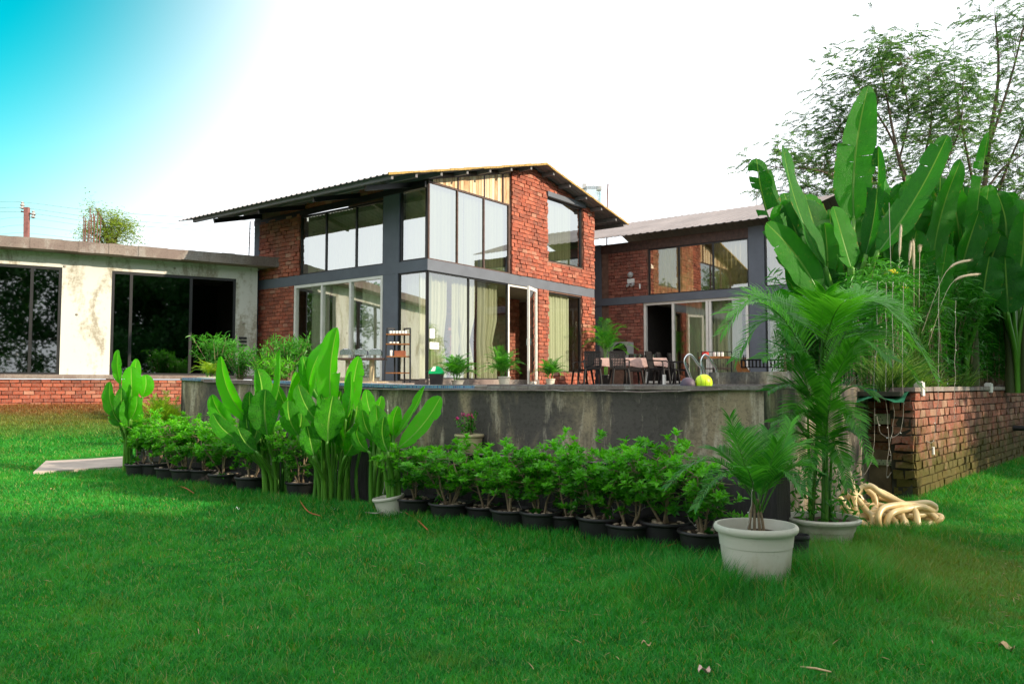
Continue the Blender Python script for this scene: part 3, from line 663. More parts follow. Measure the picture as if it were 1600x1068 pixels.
# ------------------------------------------------------------ flat roofed building on the left
fB = Face((-7.3, 22.5), (-.859, -.511), (.511, -.859))
fb_ = thing('flat_roofed_building', fB.p(4, E, -2), 'unfinished single storey building with flat concrete roof, patchy white plaster and black sliding doors', 'building')
pb = lambda x, y=500, d=0: fB.px(x, y, d)[0]; zb = lambda x, y, d=0: fB.px(x, y, d)[1]
dtop = zb(270,429); dbot = zb(80,585); A1 = 13.0; stop = zb(200,383,.5); sbot = zb(200,399,.5)
D1 = (pb(368), pb(173)); D2 = (pb(95), pb(-160))
b = MB(); slabs(b, fB, -.1, A1, dbot, sbot, -.25, 0, [(D1[0], D1[1], dbot, dtop), (D2[0], D2[1], dbot, dtop)]); b.build('wall', MT['plaster'], fb_)
b = MB(); n = 40
for i in range(n):
    a, c = lerp(-.75, A1, i/n), lerp(-.75, A1, (i+1)/n)
    b.fb(fB, a, c, sbot+random.uniform(-.008, .008), stop+random.uniform(-.007, .007), -7, .5+random.uniform(-.015, .015))
b.build('roof_slab', MT['slab'], fb_)
b = MB(); slabs(b, fB, -.2, A1, E-.55, dbot-.12, -.25, .3, (), 1); bricks(b, fB, pb(300,610,.3), A1, E-.50, dbot-.1, d=.3, seed=21, course=.095, bl=.22, jit=.012, rough=.02); b.build('brick_plinth', [MT['brick'], MT['mortar']], fb_)
b = MB(); b.fb(fB, -.2, A1, dbot-.1, dbot-.0, -.25, .42); b.fb(fB, -.2, A1, E-.62, E-.5, -.2, .45); b.build('ledge', MT['slab'], fb_)
for (x0, x1), mu in ((D1, (pb(298), pb(204))), (D2, (pb(48), pb(-60)))):
    b = MB(); frame(b, fB, x0, x1, dbot, dtop, .07, -.12, -.02, mu); sd = b.build('sliding_door', MT['black_metal'], fb_)
    xs = [x0]+sorted(mu)+[x1]
    for k, (p, q) in enumerate(zip(xs, xs[1:])):
        if x0 == D1[0] and k == 0: continue
        pane(fB, rect(p+.04, q-.04, dbot+.06, dtop-.07), -.07, MT['dark_glass'], sd)
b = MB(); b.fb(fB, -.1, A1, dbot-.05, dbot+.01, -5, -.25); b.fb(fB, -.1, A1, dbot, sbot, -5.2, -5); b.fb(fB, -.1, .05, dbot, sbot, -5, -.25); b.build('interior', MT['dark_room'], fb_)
b = MB(); q = fB.px(379, 534)
for k in range(3): b.fb(fB, q[0]-.11, q[0]+.11, q[1]-.12+k*.1, q[1]-.06+k*.1, -.0, .02)
b.build('vent', MT['black_metal'], fb_)
b = MB()
for x, y in ((101,416), (120,491), (380,505), (273,419)):
    q = fB.px(x, y); b.ball(fB.p(q[0], q[1], 0), .035, 5)
b.build('wall_hole', MT['interior'], fb_)
sg = MB(); fq = fL.px(396, 531, .03)
q = fL.p(W_L-.12, E+1.3, .06); sg.fb(fL, W_L-.2, W_L-.02, fq[1]-.32, fq[1]+.32, .026, .035)
for z_ in (.12, -.14): sg.fb(fL, W_L-.16, W_L-.06, fq[1]+z_-.09, fq[1]+z_+.09, .036, .04, 1)
tag(sg.build('wall_sign', [MT['paper'], MT['metal_grey']]), 'small narrow white sign on the grey column beside the open black door', 'sign')
# ------------------------------------------------------------ pool, terrace, planter
PL, PR_, = -11.46, -2.41                        # left and right ends of the pool wall (along u)
def ctop(u):                                    # the coping is a little higher towards the left end
    return E+.0+max(0, (-6.6-u)/4.9)*.115 if u < -6.6 else E-.003
pool = thing('swimming_pool', F(8, -7, 0), 'raised swimming pool with streaky stained concrete outer wall and thin blue mosaic rim', 'pool')
b = MB(); n = 60; rows = []
for j in range(9):
    row = []
    for i in range(n+1):
        u = lerp(PL, PR_, i/n); z = lerp(0, ctop(u)-.03, j/8)
        row.append(F(WALL_R+.012*noise.noise(V((u*1.3, z*2.5, 0)))+(.018 if z > .93+.02*noise.noise(V((u*2, 0, 0))) else 0), u, z))
    rows.append(row)
b.grid(rows, 0, [[(lerp(PL, PR_, i/n)+40, lerp(0, 1.35, j/8)) for i in range(n+1)] for j in range(9)])
b.face([F(WALL_R, PR_, 0), F(10.6, PR_, 0), F(10.6, PR_, E-.03), F(WALL_R, PR_, E-.03)]); b.face([F(11.5, PL, 0), F(WALL_R, PL, 0), F(WALL_R, PL, ctop(PL)-.03), F(11.5, PL, ctop(PL)-.03)])
b.build('pool_wall', MT['pool_concrete'], pool, smooth=True)
b = MB(); n = 45
for i in range(n):
    u0, u1 = lerp(PL, PR_, i/n), lerp(PL, PR_, (i+1)/n)
    b.hexa([F(WALL_R-.02, u0, ctop(u0)-.035), F(WALL_R-.02, u1, ctop(u1)-.035), F(WALL_R+.22, u1, ctop(u1)-.035), F(WALL_R+.22, u0, ctop(u0)-.035),
            F(WALL_R-.02, u0, ctop(u0)), F(WALL_R-.02, u1, ctop(u1)), F(WALL_R+.22, u1, ctop(u1)), F(WALL_R+.22, u0, ctop(u0))])
b.fb(Face(F(0, 0, 0), RV, UV_), WALL_R+.22, 11.6, E-.04, E, PR_-.25, PR_); b.fb(Face(F(0, 0, 0), RV, UV_), WALL_R+.22, 11.6, E-.04, E+.05, PL, PL+.25)
b.build('coping', MT['slab'], pool)
b = MB()
tl0, tl1 = -9.0, -5.6
for (a, c) in ((-9.3, -5.6), (-11.4, -10.9)):
    for i in range(10):
        u0, u1 = lerp(a, c, i/10), lerp(a, c, (i+1)/10)
        b.hexa([F(WALL_R-.026, u0, ctop(u0)-.033), F(WALL_R-.026, u1, ctop(u1)-.033), F(WALL_R+.2, u1, ctop(u1)-.033), F(WALL_R+.2, u0, ctop(u0)-.033),
            F(WALL_R-.026, u0, ctop(u0)+.006), F(WALL_R-.026, u1, ctop(u1)+.006), F(WALL_R+.2, u1, ctop(u1)+.006), F(WALL_R+.2, u0, ctop(u0)+.006)])
b.build('tile_band', MT['tile'], pool)
b = MB(); b.face([F(11.4, PL, E-.9), F(WALL_R, PL, E-.9), F(WALL_R, PR_, E-.9), F(11.4, PR_, E-.9)][::-1]); b.face([F(11.4, PL, E-.9), F(11.4, PR_, E-.9), F(11.4, PR_, E-.02), F(11.4, PL, E-.02)]); b.build('basin', MT['tile'], pool)
m = M_('pool_water'); wmat = m.pbr((.05,.25,.35), .03, 0, m.bump(m.noise(m.coord('POS'), 5, 2), .2, .02), .5)
b = MB(); b.face([F(WALL_R+.2, PL+.2, E-.06), F(WALL_R+.2, PR_-.25, E-.06), F(11.4, PR_-.25, E-.06), F(11.4, PL+.2, E-.06)]); tag(b.build('pool_water', wmat), kind='structure')
b = MB(); TZ = E+.02
poly = [F(11.42, PL-.3, 0), F(11.42, PR_-.05, 0), F(30, -.5, 0), F(30, -21, 0), F(14.2, -21, 0), F(12.4, -14, 0)]
b.face([p+V((0,0,TZ)) for p in poly]); 
for i in range(6): b.face([poly[i], poly[(i+1) % 6], poly[(i+1) % 6]+V((0,0,TZ)), poly[i]+V((0,0,TZ))])
tag(b.build('pool_deck', MT['slab']), kind='structure')
# low black ledge in front of the pool wall
m = M_('black_membrane'); n = m.noise(m.coord('UV', (9, 1, 1)), 3, 5); lm = m.pbr(m.ramp(n, [(.3, (.012,.010,.012)), (.75, (.045,.036,.040))]), .6, 0, m.bump(n, .6, .03))
b = MB(); n = 70; LU0, LU1 = -12.15, -2.2
prof = ((0, 0), (0, .55), (0, .60), (.03, .625), (WALL_R-LEDGE_R+.03, .63))
rows = [[F(LEDGE_R+dx+.02*sin(i*.9)*(z < .6)-.012*noise.noise(V((i*.5, z, 0))), lerp(LU0, LU1, i/n), z+.012*noise.noise(V((i*.3, 5, 0)))) for i in range(n+1)] for dx, z in prof]
b.grid(rows, 0, [[(lerp(LU0, LU1, i/n), z+dx) for i in range(n+1)] for dx, z in prof]); b.face([F(LEDGE_R, LU1, 0), F(WALL_R, LU1, 0), F(WALL_R, LU1, .63), F(LEDGE_R, LU1, .63)]); b.face([F(WALL_R, LU0, 0), F(LEDGE_R, LU0, 0), F(LEDGE_R, LU0, .63), F(WALL_R, LU0, .63)])
b.face([F(WALL_R, LU0, 0), F(WALL_R, LU0, .63), F(WALL_R, PL, .63), F(WALL_R, PL, 0)])
lg = b.build('low_wall', lm, smooth=True); tag(lg, 'low black coated wall ledge running behind the potted hedge at the foot of the pool', 'low wall')
b = MB(); rows = [[F(LEDGE_R-.004+dx, lerp(LU0, LU1, i/60), .636+.006*sin(i*.8)) for i in range(61)] for dx in (-.012, .10)]; b.grid(rows); b.build('cap', MT['slab'], lg)
# dark rocks at the left end of the pool
for k, (px_, py_, Y, s) in enumerate(((468,648,10.9,.30), (440,655,11.2,.22))):
    b = MB(); p = F(6.62, F(0,0,0).dot(UV_)+at(px_, py_, Y).dot(UV_), 0); b.ball((p.x, p.y, .63+s*.35), s, 7, 0, .7, 0, .5)
    tag(b.build('rock', plain('dark_rock', (.10,.085,.085), .9, var=.5, sc=9, bump=1)), ['larger dark rough rock on the ledge behind the left banana clump', 'smaller dark rough rock on the ledge left of the larger one'][k], 'rock')
# brick planter
PC = V((4.56, 9.2, 0)); fP = Face(PC, (.66, .75), (.75, -.66)); fN = Face(PC, (-.80, .60), (-.60, -.80))
PT = fP.px(1460, 611)[1]; PT = E-.07
pl = thing('brick_planter', fP.p(4, 0, -1), 'raised planter of old mossy brick with plastered cap and a dark niche at its corner', 'planter')
b = MB(); b.fb(fP, .02, 24, -.1, PT, -.22, -.0, 1); bricks(b, fP, .03, 24, .0, PT, course=.098, bl=.225, d=0, depth=.045, seed=44, jit=.008, rough=.016); b.build('brick_wall', [MT['brick_old'], MT['mortar_dark']], pl)
b = MB(); n = 60
for i in range(n):
    a, c = lerp(0, 24, i/n), lerp(0, 24, (i+1)/n)+.0; b.fb(fP, a, c, PT, PT+.055+random.uniform(-.008, .008), -.26, .055+random.uniform(-.008, .008))
b.build('cap', MT['slab'], pl)
b = MB(); b.fb(fN, .22, 1.6, -.1, PT, -.4, -.28, 1); b.fb(fN, .01, .22, -.1, PT, -.28, -.05, 1)
bricks(b, fN, -.03, .2, .0, PT, course=.098, bl=.22, d=-.05, seed=46, jit=.03, rough=.03); bricks(b, fN, .2, 1.5, 0, PT, course=.098, d=-.28, seed=47, jit=.01)
b.build('niche_wall', [MT['brick_old'], MT['mortar_dark']], pl)
b = MB(); b.face([fN.p(.25, .02, -.222), fN.p(.85, .0, -.222), fN.p(.9, .62, -.222), fN.p(.28, .58, -.222)]); b.build('plaster_patch', plain('ochre_plaster', (.20,.15,.085), .95, var=.45, sc=3, bump=.6), pl)
b = MB(); b.face([p+V((0,0,E-.12)) for p in (fN.p(0,0,-.1), fP.p(24,0,-.1), fP.p(24,0,-9), fN.p(1.6,0,-9), fN.p(1.6,0,-.3))]); b.build('soil', MT['soil'], pl)
b = MB(); b.fb(fN, .05, 1.1, PT-.05, PT-.0, -.3, .25); b.build('niche_roof', MT['mortar_dark'], pl)
# green net on top of the niche, beige rag
b = MB(); rows = [[fN.p(lerp(-.0, 1.15, i/12), PT+.03+.03*sin(i*1.3+j)*(.4+j*.2)-.03*j, lerp(-.2, .32, j/4)) for i in range(13)] for j in range(5)]; b.grid(rows)
tag(b.build('shade_net', MT['dark_green_sheet'], smooth='all'), 'green shade net draped over the dark niche in the planter corner', 'net')
def board(name, px0, py0, px1, py1, d, label, socks):
    a0, z1 = fN.px(px0, py0, d); a1, z0 = fN.px(px1, py1, d); a0, a1 = min(a0, a1), max(a0, a1)
    b = MB(); b.fb(fN, a0, a1, z0, z1, d-.06, d); o = b.build(name, MT['socket']); tag(o, label, 'switchboard', 'switchboards in the planter niche')
    w = (a1-a0)/socks
    for k in range(socks):
        c = a0+w*(k+.5); b = MB(); b.fb(fN, c-w*.38, c+w*.38, lerp(z0, z1, .12), lerp(z0, z1, .88), d-.0, d+.006, 0)
        for (dx, dz) in ((0, .025), (-.02, -.012), (.02, -.012)): b.fb(fN, c+dx-.006, c+dx+.006, (z0+z1)/2+dz-.006, (z0+z1)/2+dz+.006, d+.006, d+.008, 1)
        b.build('socket', [MT['socket'], MT['ink']], o)
    return o
board('switchboard', 1365, 646, 1410, 663, -.12, 'upper pale green socket board at the top of the dark niche', 2)
board('switchboard', 1360, 717, 1395, 727, -.19, 'lower smaller socket board near the niche floor above the hose', 3)
# small white brackets standing on the planter wall
for k, (x, y0, y1) in enumerate(((1437, 597, 618), (1545, 599, 613))):
    a, _ = fP.px(x, (y0+y1)/2, .03); z1 = fP.px(x, y0, .03)[1]; z0 = fP.px(x, y1, .03)[1]
    b = MB(); b.fb(fP, a-.05, a+.05, z0, z1, -.02, .075); b.fb(fP, a-.03, a+.03, z1, z1+.012, -.01, .06)
    tag(b.build('junction_box', MT['white_frame']), ['larger white box on the planter wall cap next to the niche corner', 'smaller white box further along the planter wall cap under the bamboo'][k], 'box', 'white boxes on the planter wall')
a, z = fP.px(1580, 668, .02); b = MB(); P_ = fP.p(a, z, .05); b.tube([P_, P_+fP.N*.16, P_+fP.N*.22-V((0,0,.04))], .045, 10)
tag(b.build('drain_pipe', MT['black_plastic']), 'short dark drain pipe stub in the mossy brick planter wall', 'pipe')
# pump in the niche
pm = thing('water_pump', G(1328, 742, .0)+V((.1, .5, .35)), 'dark round water pump half hidden by palm leaves in the niche', 'pump'); q = pm.location
b = MB(); b.tube([q+V((-.16,0,0)), q+V((.16,0,0))], .11, 16); b.build('motor', MT['metal_grey'], pm, smooth=True); b = MB(); b.box(q-V((0,0,.35)), .3, .25, .25); b.build('base', MT['mortar_dark'], pm)
b = MB(); b.tube([q+V((.16,0,0)), q+V((.23,0,0)), q+V((.26,.02,.25)), q+V((.3,.1,.4))], .025, 8); b.build('pipe', MT['black_plastic'], pm, smooth=True)

# ------------------------------------------------------------ leaf tools
def basis(t, up=V((0,0,1))):
    t = t.normalized(); a = t.cross(up)
    if a.length < 1e-3: a = t.cross(V((1,0,0)))
    a.normalize(); return t, a, a.cross(t).normalized()
def spline(P, n):
    P = [V(p) for p in P]; out = []; K = len(P)-1
    for i in range(n+1):
        t = i/n*K; k = min(int(t), K-1); f = t-k
        p0, p1, p2, p3 = P[max(k-1, 0)], P[k], P[k+1], P[min(k+2, K)]
        out.append(.5*((2*p1)+(p2-p0)*f+(2*p0-5*p1+4*p2-p3)*f*f+(3*p1-p0-3*p2+p3)*f**3))
    return out
def paddle(mb, P, width, face=V((0,-1,0)), fold=.35, tears=0, torn=0., seed=0, m=0, tip=.5, rn=None, petiole=0., wave=.02, cut=None, rise=.42, te=.8):
    """one broad banana-type leaf: P = midrib points; `face` = where its upper side looks"""
    R = random.Random(seed); n = 26; C = spline(P, n); L = sum((C[i+1]-C[i]).length for i in range(n)); rn = R.random() if rn is None else rn
    def prof(s):
        lo = min(1, (s+.01)/rise); hi = max(0, (1-s)/tip) if s > 1-tip else 1
        return (math.sin(lo*pi/2)**.85)*(1-(1-hi)**2.4 if s > 1-tip else 1)**te*(1-.12*s)
    fr = []
    for i in range(n+1):
        t = (C[min(i+1, n)]-C[max(i-1, 0)]).normalized(); a = t.cross(face)
        if a.length < .05: a = t.cross(V((1,.2,.1)))
        a.normalize(); nn = a.cross(t).normalized()
        if nn.dot(face) < 0: nn = -nn
        fr.append((t, a, nn))
    for side in (-1, 1):
        cuts = sorted(set([0, n]+[R.randint(3, n-1) for _ in range(tears)]))
        ph = R.uniform(0, 6); w0 = R.uniform(.92, 1.06)
        for c0, c1 in zip(cuts, cuts[1:]):
            if torn and R.random() < torn: continue
            drop = R.uniform(-.10, .28) if tears else 0; shrink = R.uniform(.8, 1.03) if tears else 1
            rows = []; uvs = []
            for i in range(c0, c1+1):
                s = i/n; t, a, nn = fr[i]; w = width/2*prof(s)*w0*shrink
                if cut and side == cut[0] and s > cut[1]: w *= cut[2]
                if tears and c0 > 0 and i == c0: w *= .9
                row = []; ur = []
                for k in range(6):
                    x = k/5; fo = fold+drop*x
                    off = a*side*w*x*cos(fo)+nn*(w*x*sin(fo)*(1-.45*x)+wave*width*sin(s*19+ph)*x*x)+t*w*.14*x
                    if tears: off = off+t*(w*.10*x*(R.random()-.5) if i in (c0, c1) else 0)
                    row.append(C[i]+off); ur.append((side*x, s*L/.8+seed))
                rows.append(row); uvs.append(ur)
            if side < 0: rows = [r[::-1] for r in rows]; uvs = [r[::-1] for r in uvs]
            mb.grid(rows, m, uvs, rn)
    rr = max(.008, width*.032)
    mb.tube([C[i]-fr[i][2]*rr*.5 for i in range(0, n+1, 2)], [rr*(1.05-.9*i/n) for i in range(0, n+1, 2)], 5, m+1, rn)
def frond(mb, P, leaflet, npair=26, m=0, seed=0, start=.12, wid=.022, vee=.45, droop=.35, up=V((0,0,1)), rr=.008, rn=None, fwd=.75):
    """feather palm frond along P"""
    R = random.Random(seed); n = 24; C = spline(P, n)
    base = R.random()*.6 if rn is None else rn
    mb.tube([C[i] for i in range(0, n+1, 2)], [rr*(1-.8*i/n) for i in range(0, n+1, 2)], 4, m+1, .3)
    for k in range(npair):
        s = start+(1-start)*(k+.5)/npair; x = s*n; i = min(int(x), n-1); f = x-i
        p = C[i].lerp(C[i+1], f); t = (C[i+1]-C[i]).normalized(); a = t.cross(up)
        if a.length < .1: a = t.cross(V((0,1,0)))
        a.normalize(); nn = a.cross(t).normalized()
        L = leaflet*(math.sin(min(1, (s-start)/(1-start)*1.15+.18)*pi*.92)**.6)*R.uniform(.88, 1.1)
        for side in (-1, 1):
            d = (a*side*cos(vee)+nn*sin(vee)*R.uniform(.7, 1.2)+t*(fwd*(.6+.9*s))).normalized()
            pts = [p]; dd = d.copy(); q = p
            for j in range(3):
                q = q+dd*L/3; dd = (dd+V((0,0,-droop*(.5+j*.5)*R.uniform(.6, 1.3)))).normalized(); pts.append(q)
            wdir = d.cross(nn); wdir = wdir.normalized() if wdir.length > .01 else t
            wdir = (wdir*.9+nn*R.uniform(-.4, .4)).normalized()
            ws = [wid*.5, wid*1.0, wid*.8, wid*.08]; rn_ = min(1, max(0, base+R.uniform(-.2, .25)))
            mb.grid([[pts[j]-wdir*ws[j]/2, pts[j]+wdir*ws[j]/2] for j in range(4)], m, None, rn_)
def oval(mb, p, d, nrm_, L, w, m=0, rn=0.):
    """small leaf folded on its midrib"""
    a = d.cross(nrm_); a = a.normalized() if a.length > .01 else V((1,0,0)); h = nrm_*w*.22
    b0 = p; b1 = p+d*L*.45; b2 = p+d*L-nrm_*L*.08
    n = len(mb.v); mb.v.extend([tuple(b0), tuple(b1+a*w/2+h), tuple(b2), tuple(b1-a*w/2+h), tuple(b1)])
    for f in ((0,1,2,4), (0,4,2,3)): mb.f.append(tuple(n+k for k in f)); mb.m.append(m); mb.uv.append([(0,0)]*4); mb.rn.append(rn)
def rvec(R): 
    a = R.uniform(0, 2*pi); z = R.uniform(-1, 1); q = math.sqrt(1-z*z); return V((q*cos(a), q*sin(a), z))
def pot_mesh(mb, r, h, lip=.03, taper=.78, m=0, n=32, ring=True):
    pr = [(r*taper*.0, 0), (r*taper, 0), (r*taper*1.02, .01)]
    if ring: pr += [(r*lerp(taper, .93, .66), h*.66), (r*lerp(taper, .93, .67)+.004, h*.665), (r*lerp(taper, .93, .72)+.004, h*.72)]
    pr += [(r*.935, h-lip-.006), (r*1.0, h-lip-.002), (r*1.035, h-lip*.75), (r*1.04, h-lip*.3), (r*1.01, h), (r*.95, h), (r*.92, h-lip*.8), (r*.90, h-lip*1.3), (r*.86, h*.6)]
    mb.lathe(pr, (0,0,0), n, m)
def soil_disc(r, z, parent, seed=0, name='soil', mat=None):
    b = MB(); R = random.Random(seed); n = 20
    rows = [[V((rr*cos(2*pi*j/n), rr*sin(2*pi*j/n), z+R.uniform(-.006, .012))) for j in range(n)] for rr in (r, r*.7, r*.35, .001)]
    b.grid(rows, 0, None, 0, True); o = b.build(name, mat or MT['soil'], parent, smooth='all'); return o
# ------------------------------------------------------------ hedge plants in black pots
def make_hedge(seed, h=.95, wdt=.36, pot_r=.17, nl=1.):
    R = random.Random(seed); root = thing('hedge_plant', (0,0,0), '-', 'potted plant', 'clipped hedge plants in black pots')
    b = MB(); pot_mesh(b, pot_r, .24, ring=False); b.build('pot', MT['black_plastic'], root, smooth=True)
    so_ = soil_disc(pot_r*.9, .205, root, seed)
    b = MB()
    for k in range(12):
        a = R.uniform(0, 2*pi); q = R.uniform(.3, .82)*pot_r; b.ball((q*cos(a), q*sin(a), .222), R.uniform(.014, .026), 4, 0, .65, R.random())
    o = b.build('pebbles', MT['pebble'], root, smooth='all'); o['kind'] = 'stuff'
    st = MB(); lf = MB(); tips = []
    for k in range(R.randint(3, 5)):
        a = R.uniform(0, 2*pi); p = V((.03*cos(a), .03*sin(a), .2)); d = V((cos(a)*.28, sin(a)*.28, 1)).normalized()
        P = [p]; 
        for j in range(5): d = (d+V((R.uniform(-.3, .3), R.uniform(-.3, .3), .22))).normalized(); p = p+d*(h-.30)/5*R.uniform(.75, 1.0); P.append(p)
        st.tube(P, [.011, .010, .009, .007, .005, .004], 5, 0)
        for j in range(1, 6):
            for _ in range(2 if j < 3 else 5):
                d2 = (rvec(R)*V((1,1,.5))+V((0,0,.35))).normalized(); L = R.uniform(.07, .20)*(1.15 if j > 2 else .9); e = P[j]+d2*L
                if j < 2 and R.random() < .65: continue
                e.x = max(-wdt, min(wdt, e.x)); e.y = max(-wdt, min(wdt, e.y))
                st.tube([P[j], (P[j]+e)/2+rvec(R)*.015, e], [.004, .003, .002], 3, 0, cap=False); tips.append((e, d2))
                if R.random() < .6:
                    d3 = (d2+rvec(R)*.9).normalized(); e2 = e+d3*R.uniform(.04, .11); st.tube([e, e2], [.002, .0015], 3, 0, cap=False); tips.append((e2, d3))
    for e, d in tips:
        up = (d+V((0,0,.8))).normalized(); t, a, bb = basis(up); n = int(R.randint(12, 18)*nl); bri = min(1, max(0, .25+.9*(e.z-.35)/h+R.uniform(-.25, .25)))  # skylight on the hedge tops put into the leaf colour, lighter with height
        for k in range(n):
            an = k*2.4+R.uniform(-.3, .3); el = R.uniform(.15, 1.2); q = (a*cos(an)+bb*sin(an)); dd = (q*cos(el)+up*sin(el)).normalized()
            nn = (up*cos(el)-q*sin(el)).normalized(); L = R.uniform(.036, .07)
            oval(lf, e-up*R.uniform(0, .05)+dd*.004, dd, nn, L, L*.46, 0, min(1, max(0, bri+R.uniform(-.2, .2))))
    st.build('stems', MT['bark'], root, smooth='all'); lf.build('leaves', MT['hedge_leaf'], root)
    return root
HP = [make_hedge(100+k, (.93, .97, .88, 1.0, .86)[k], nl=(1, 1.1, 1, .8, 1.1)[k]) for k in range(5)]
def hr(px_, r=6.02, py_=800):               # a spot on the pot line seen at px
    k = ray(px_, py_); k = k.x/k.y; r_ = r
    u = r_*(k*RV.y-RV.x)/(UV_.x-k*UV_.y); return F(r_, u, 0)
spots = [(1098,.98,2,'rightmost hedge plant, in a low black pot just left of the white potted palm'),
 (1040,1.04,3,'tall upright hedge plant in the widest black pot on the right'),
 (982,.98,0,'hedge plant with bare lower stem, directly left of the widest black pot on the right'),
 (937,1.0,1,'spindly hedge plant with a tall top shoot, seventh from the white tilted pot'),
 (886,.95,4,'dense hedge plant in a pebble topped black pot, sixth from the white tilted pot'),
 (845,.95,2,'hedge plant with crossing bare twigs in a black pot, fifth from the white tilted pot'),
 (799,.98,0,'hedge plant with two straight trunks in a black pot, fourth from the white tilted pot'),
 (757,.95,4,'leafy hedge plant in a pebble filled black pot, third from the white tilted pot'),
 (703,1.05,1,'full round hedge plant in a wide black pot below the pink flowers'),
 (650,1.0,2,'hedge plant in a small black pot directly right of the white tilted pot'),
 (470,.92,3,'low leafy hedge plant between the two middle banana clumps'),
 (392,1.0,0,'hedge plant in a large black pot left of the middle banana clump'),
 (350,1.0,4,'small hedge plant left of the large black pot by the banana clump'),
 (318,1.0,1,'hedge plant in a black pot, fifth from the left end of the row'),
 (290,1.02,2,'hedge plant in a black pot, fourth from the left end of the row'),
 (265,1.0,3,'hedge plant in a black pot, third from the left end of the row'),
 (241,1.04,0,'bright hedge plant in a black pot, second from the left end of the row'),
 (217,1.0,4,'bright hedge plant at the left end of the row beside the lone banana plant')]
used = set()
for i, (x, sc, k, lb) in enumerate(spots):
    p = hr(x, 6.04+(.10 if i % 3 == 1 else -.03)); place(HP[k], k in used, p, i*2.1+.4, sc*1.18, lb).scale.z = sc*(.80 if 690 < x < 770 else .85+.12*(.5+.5*sin(i*2.7)) if x > 600 else .98); used.add(k)
    p_ = None
# ------------------------------------------------------------ banana-type clumps in front of the pool
def clump(name, base, leaves, stalks, label, cat='banana plant', mats=None, leaf_name='leaf', root=None, fill=None):
    if fill:                                   # lower, darker leaves that hide the stalks
        Rf = random.Random(int(base[0]*100)+5); n, cx, w, y0, y1 = fill
        for k in range(n):
            x = cx+Rf.uniform(-w, w)*.6; xt = x+Rf.uniform(-.5, .5)*w; yb = Rf.uniform(y0, y1)
            leaves.append(lf(x, yb, xt, yb-Rf.uniform(48, 72), Rf.uniform(30, 42), base[1], V(base)+V(((x-cx)*.004, 0, 0)), Rf.uniform(-.25, .25), Rf.uniform(-.1, .1), (Rf.uniform(-.5, .5), -1, Rf.uniform(.1, .6)), rn=Rf.uniform(0, .35), sr=.008))
    root = root or thing(name, base, label, cat)
    mats = mats or [MT['banana_bright'], MT['banana_stem']]
    for i, L in enumerate(leaves):
        b = MB(); paddle(b, L['P'], L['w'], L.get('face', V((0,-1,.15))), L.get('fold', .35), L.get('tears', 0), L.get('torn', 0), L.get('seed', i*7+3), 0, L.get('tip', .5), L.get('rn'), cut=L.get('cut'))
        if L.get('stalk'): b.tube(spline(L['stalk'], 8), [lerp(L.get('sr', .016)*1.5, L.get('sr', .016), k/8) for k in range(9)], 6, 1, .5)
        b.build(leaf_name, L.get('mats', mats), root, smooth='all')
    for P in stalks[::2]:
        b = MB(); b.tube(spline(P, 6), [lerp(.024, .014, k/6) for k in range(7)], 6, 0, random.random()); b.build('stalk', MT['banana_stem'], root, smooth='all')
    return root
def lf(x0, y0, x1, y1, w, Y, base, dy=0, bend=0, face=(0,-1,.2), tears=None, fold=.35, rn=None, torn=0, tip=.5, tipdy=0, sr=.016, mats=None, cut=None, seed=None, dz=0):
    """leaf whose blade runs from (x0,y0) to (x1,y1), w wide in the photo, Y metres off, growing from base"""
    if tears is None: tears = (int(x0)*7+int(y1)) % 3
    a = at(x0, y0, Y+dy); c = at(x1, y1, Y+dy+tipdy); ax = (c-a); side = ax.cross(V((0,1,0))).normalized()
    mid = (a+c)/2+side*bend*ax.length; 
    d = dict(P=[a, (a+mid)/2+side*bend*ax.length*.25, mid, (mid+c)/2+side*bend*ax.length*.22, c], w=w/FPX*Y*(1.04 if Y < 10.8 or Y > 16 else 1.25), face=(V(face)*V((2, 1, 1))+V((random.uniform(-.45,.45), 0, random.uniform(-.1,.25)))*(1 if Y < 10.8 else .3)), tears=tears, fold=fold+random.uniform(.0, .3)*(Y < 10.8), torn=torn, tip=tip, sr=sr)
    if rn is not None: d['rn'] = rn
    if mats: d['mats'] = mats
    if cut: d['cut'] = cut
    d['seed'] = seed if seed is not None else int(x0*3+y1)
    b_ = V(base); d['stalk'] = [b_, b_+V((0,0,(a.z-b_.z)*.5))+(a-b_)*.15*V((1,1,0)), a-(ax.normalized())*.06, a]
    return d
BR = None
pA = hr(432, 6.0); YA = pA.y
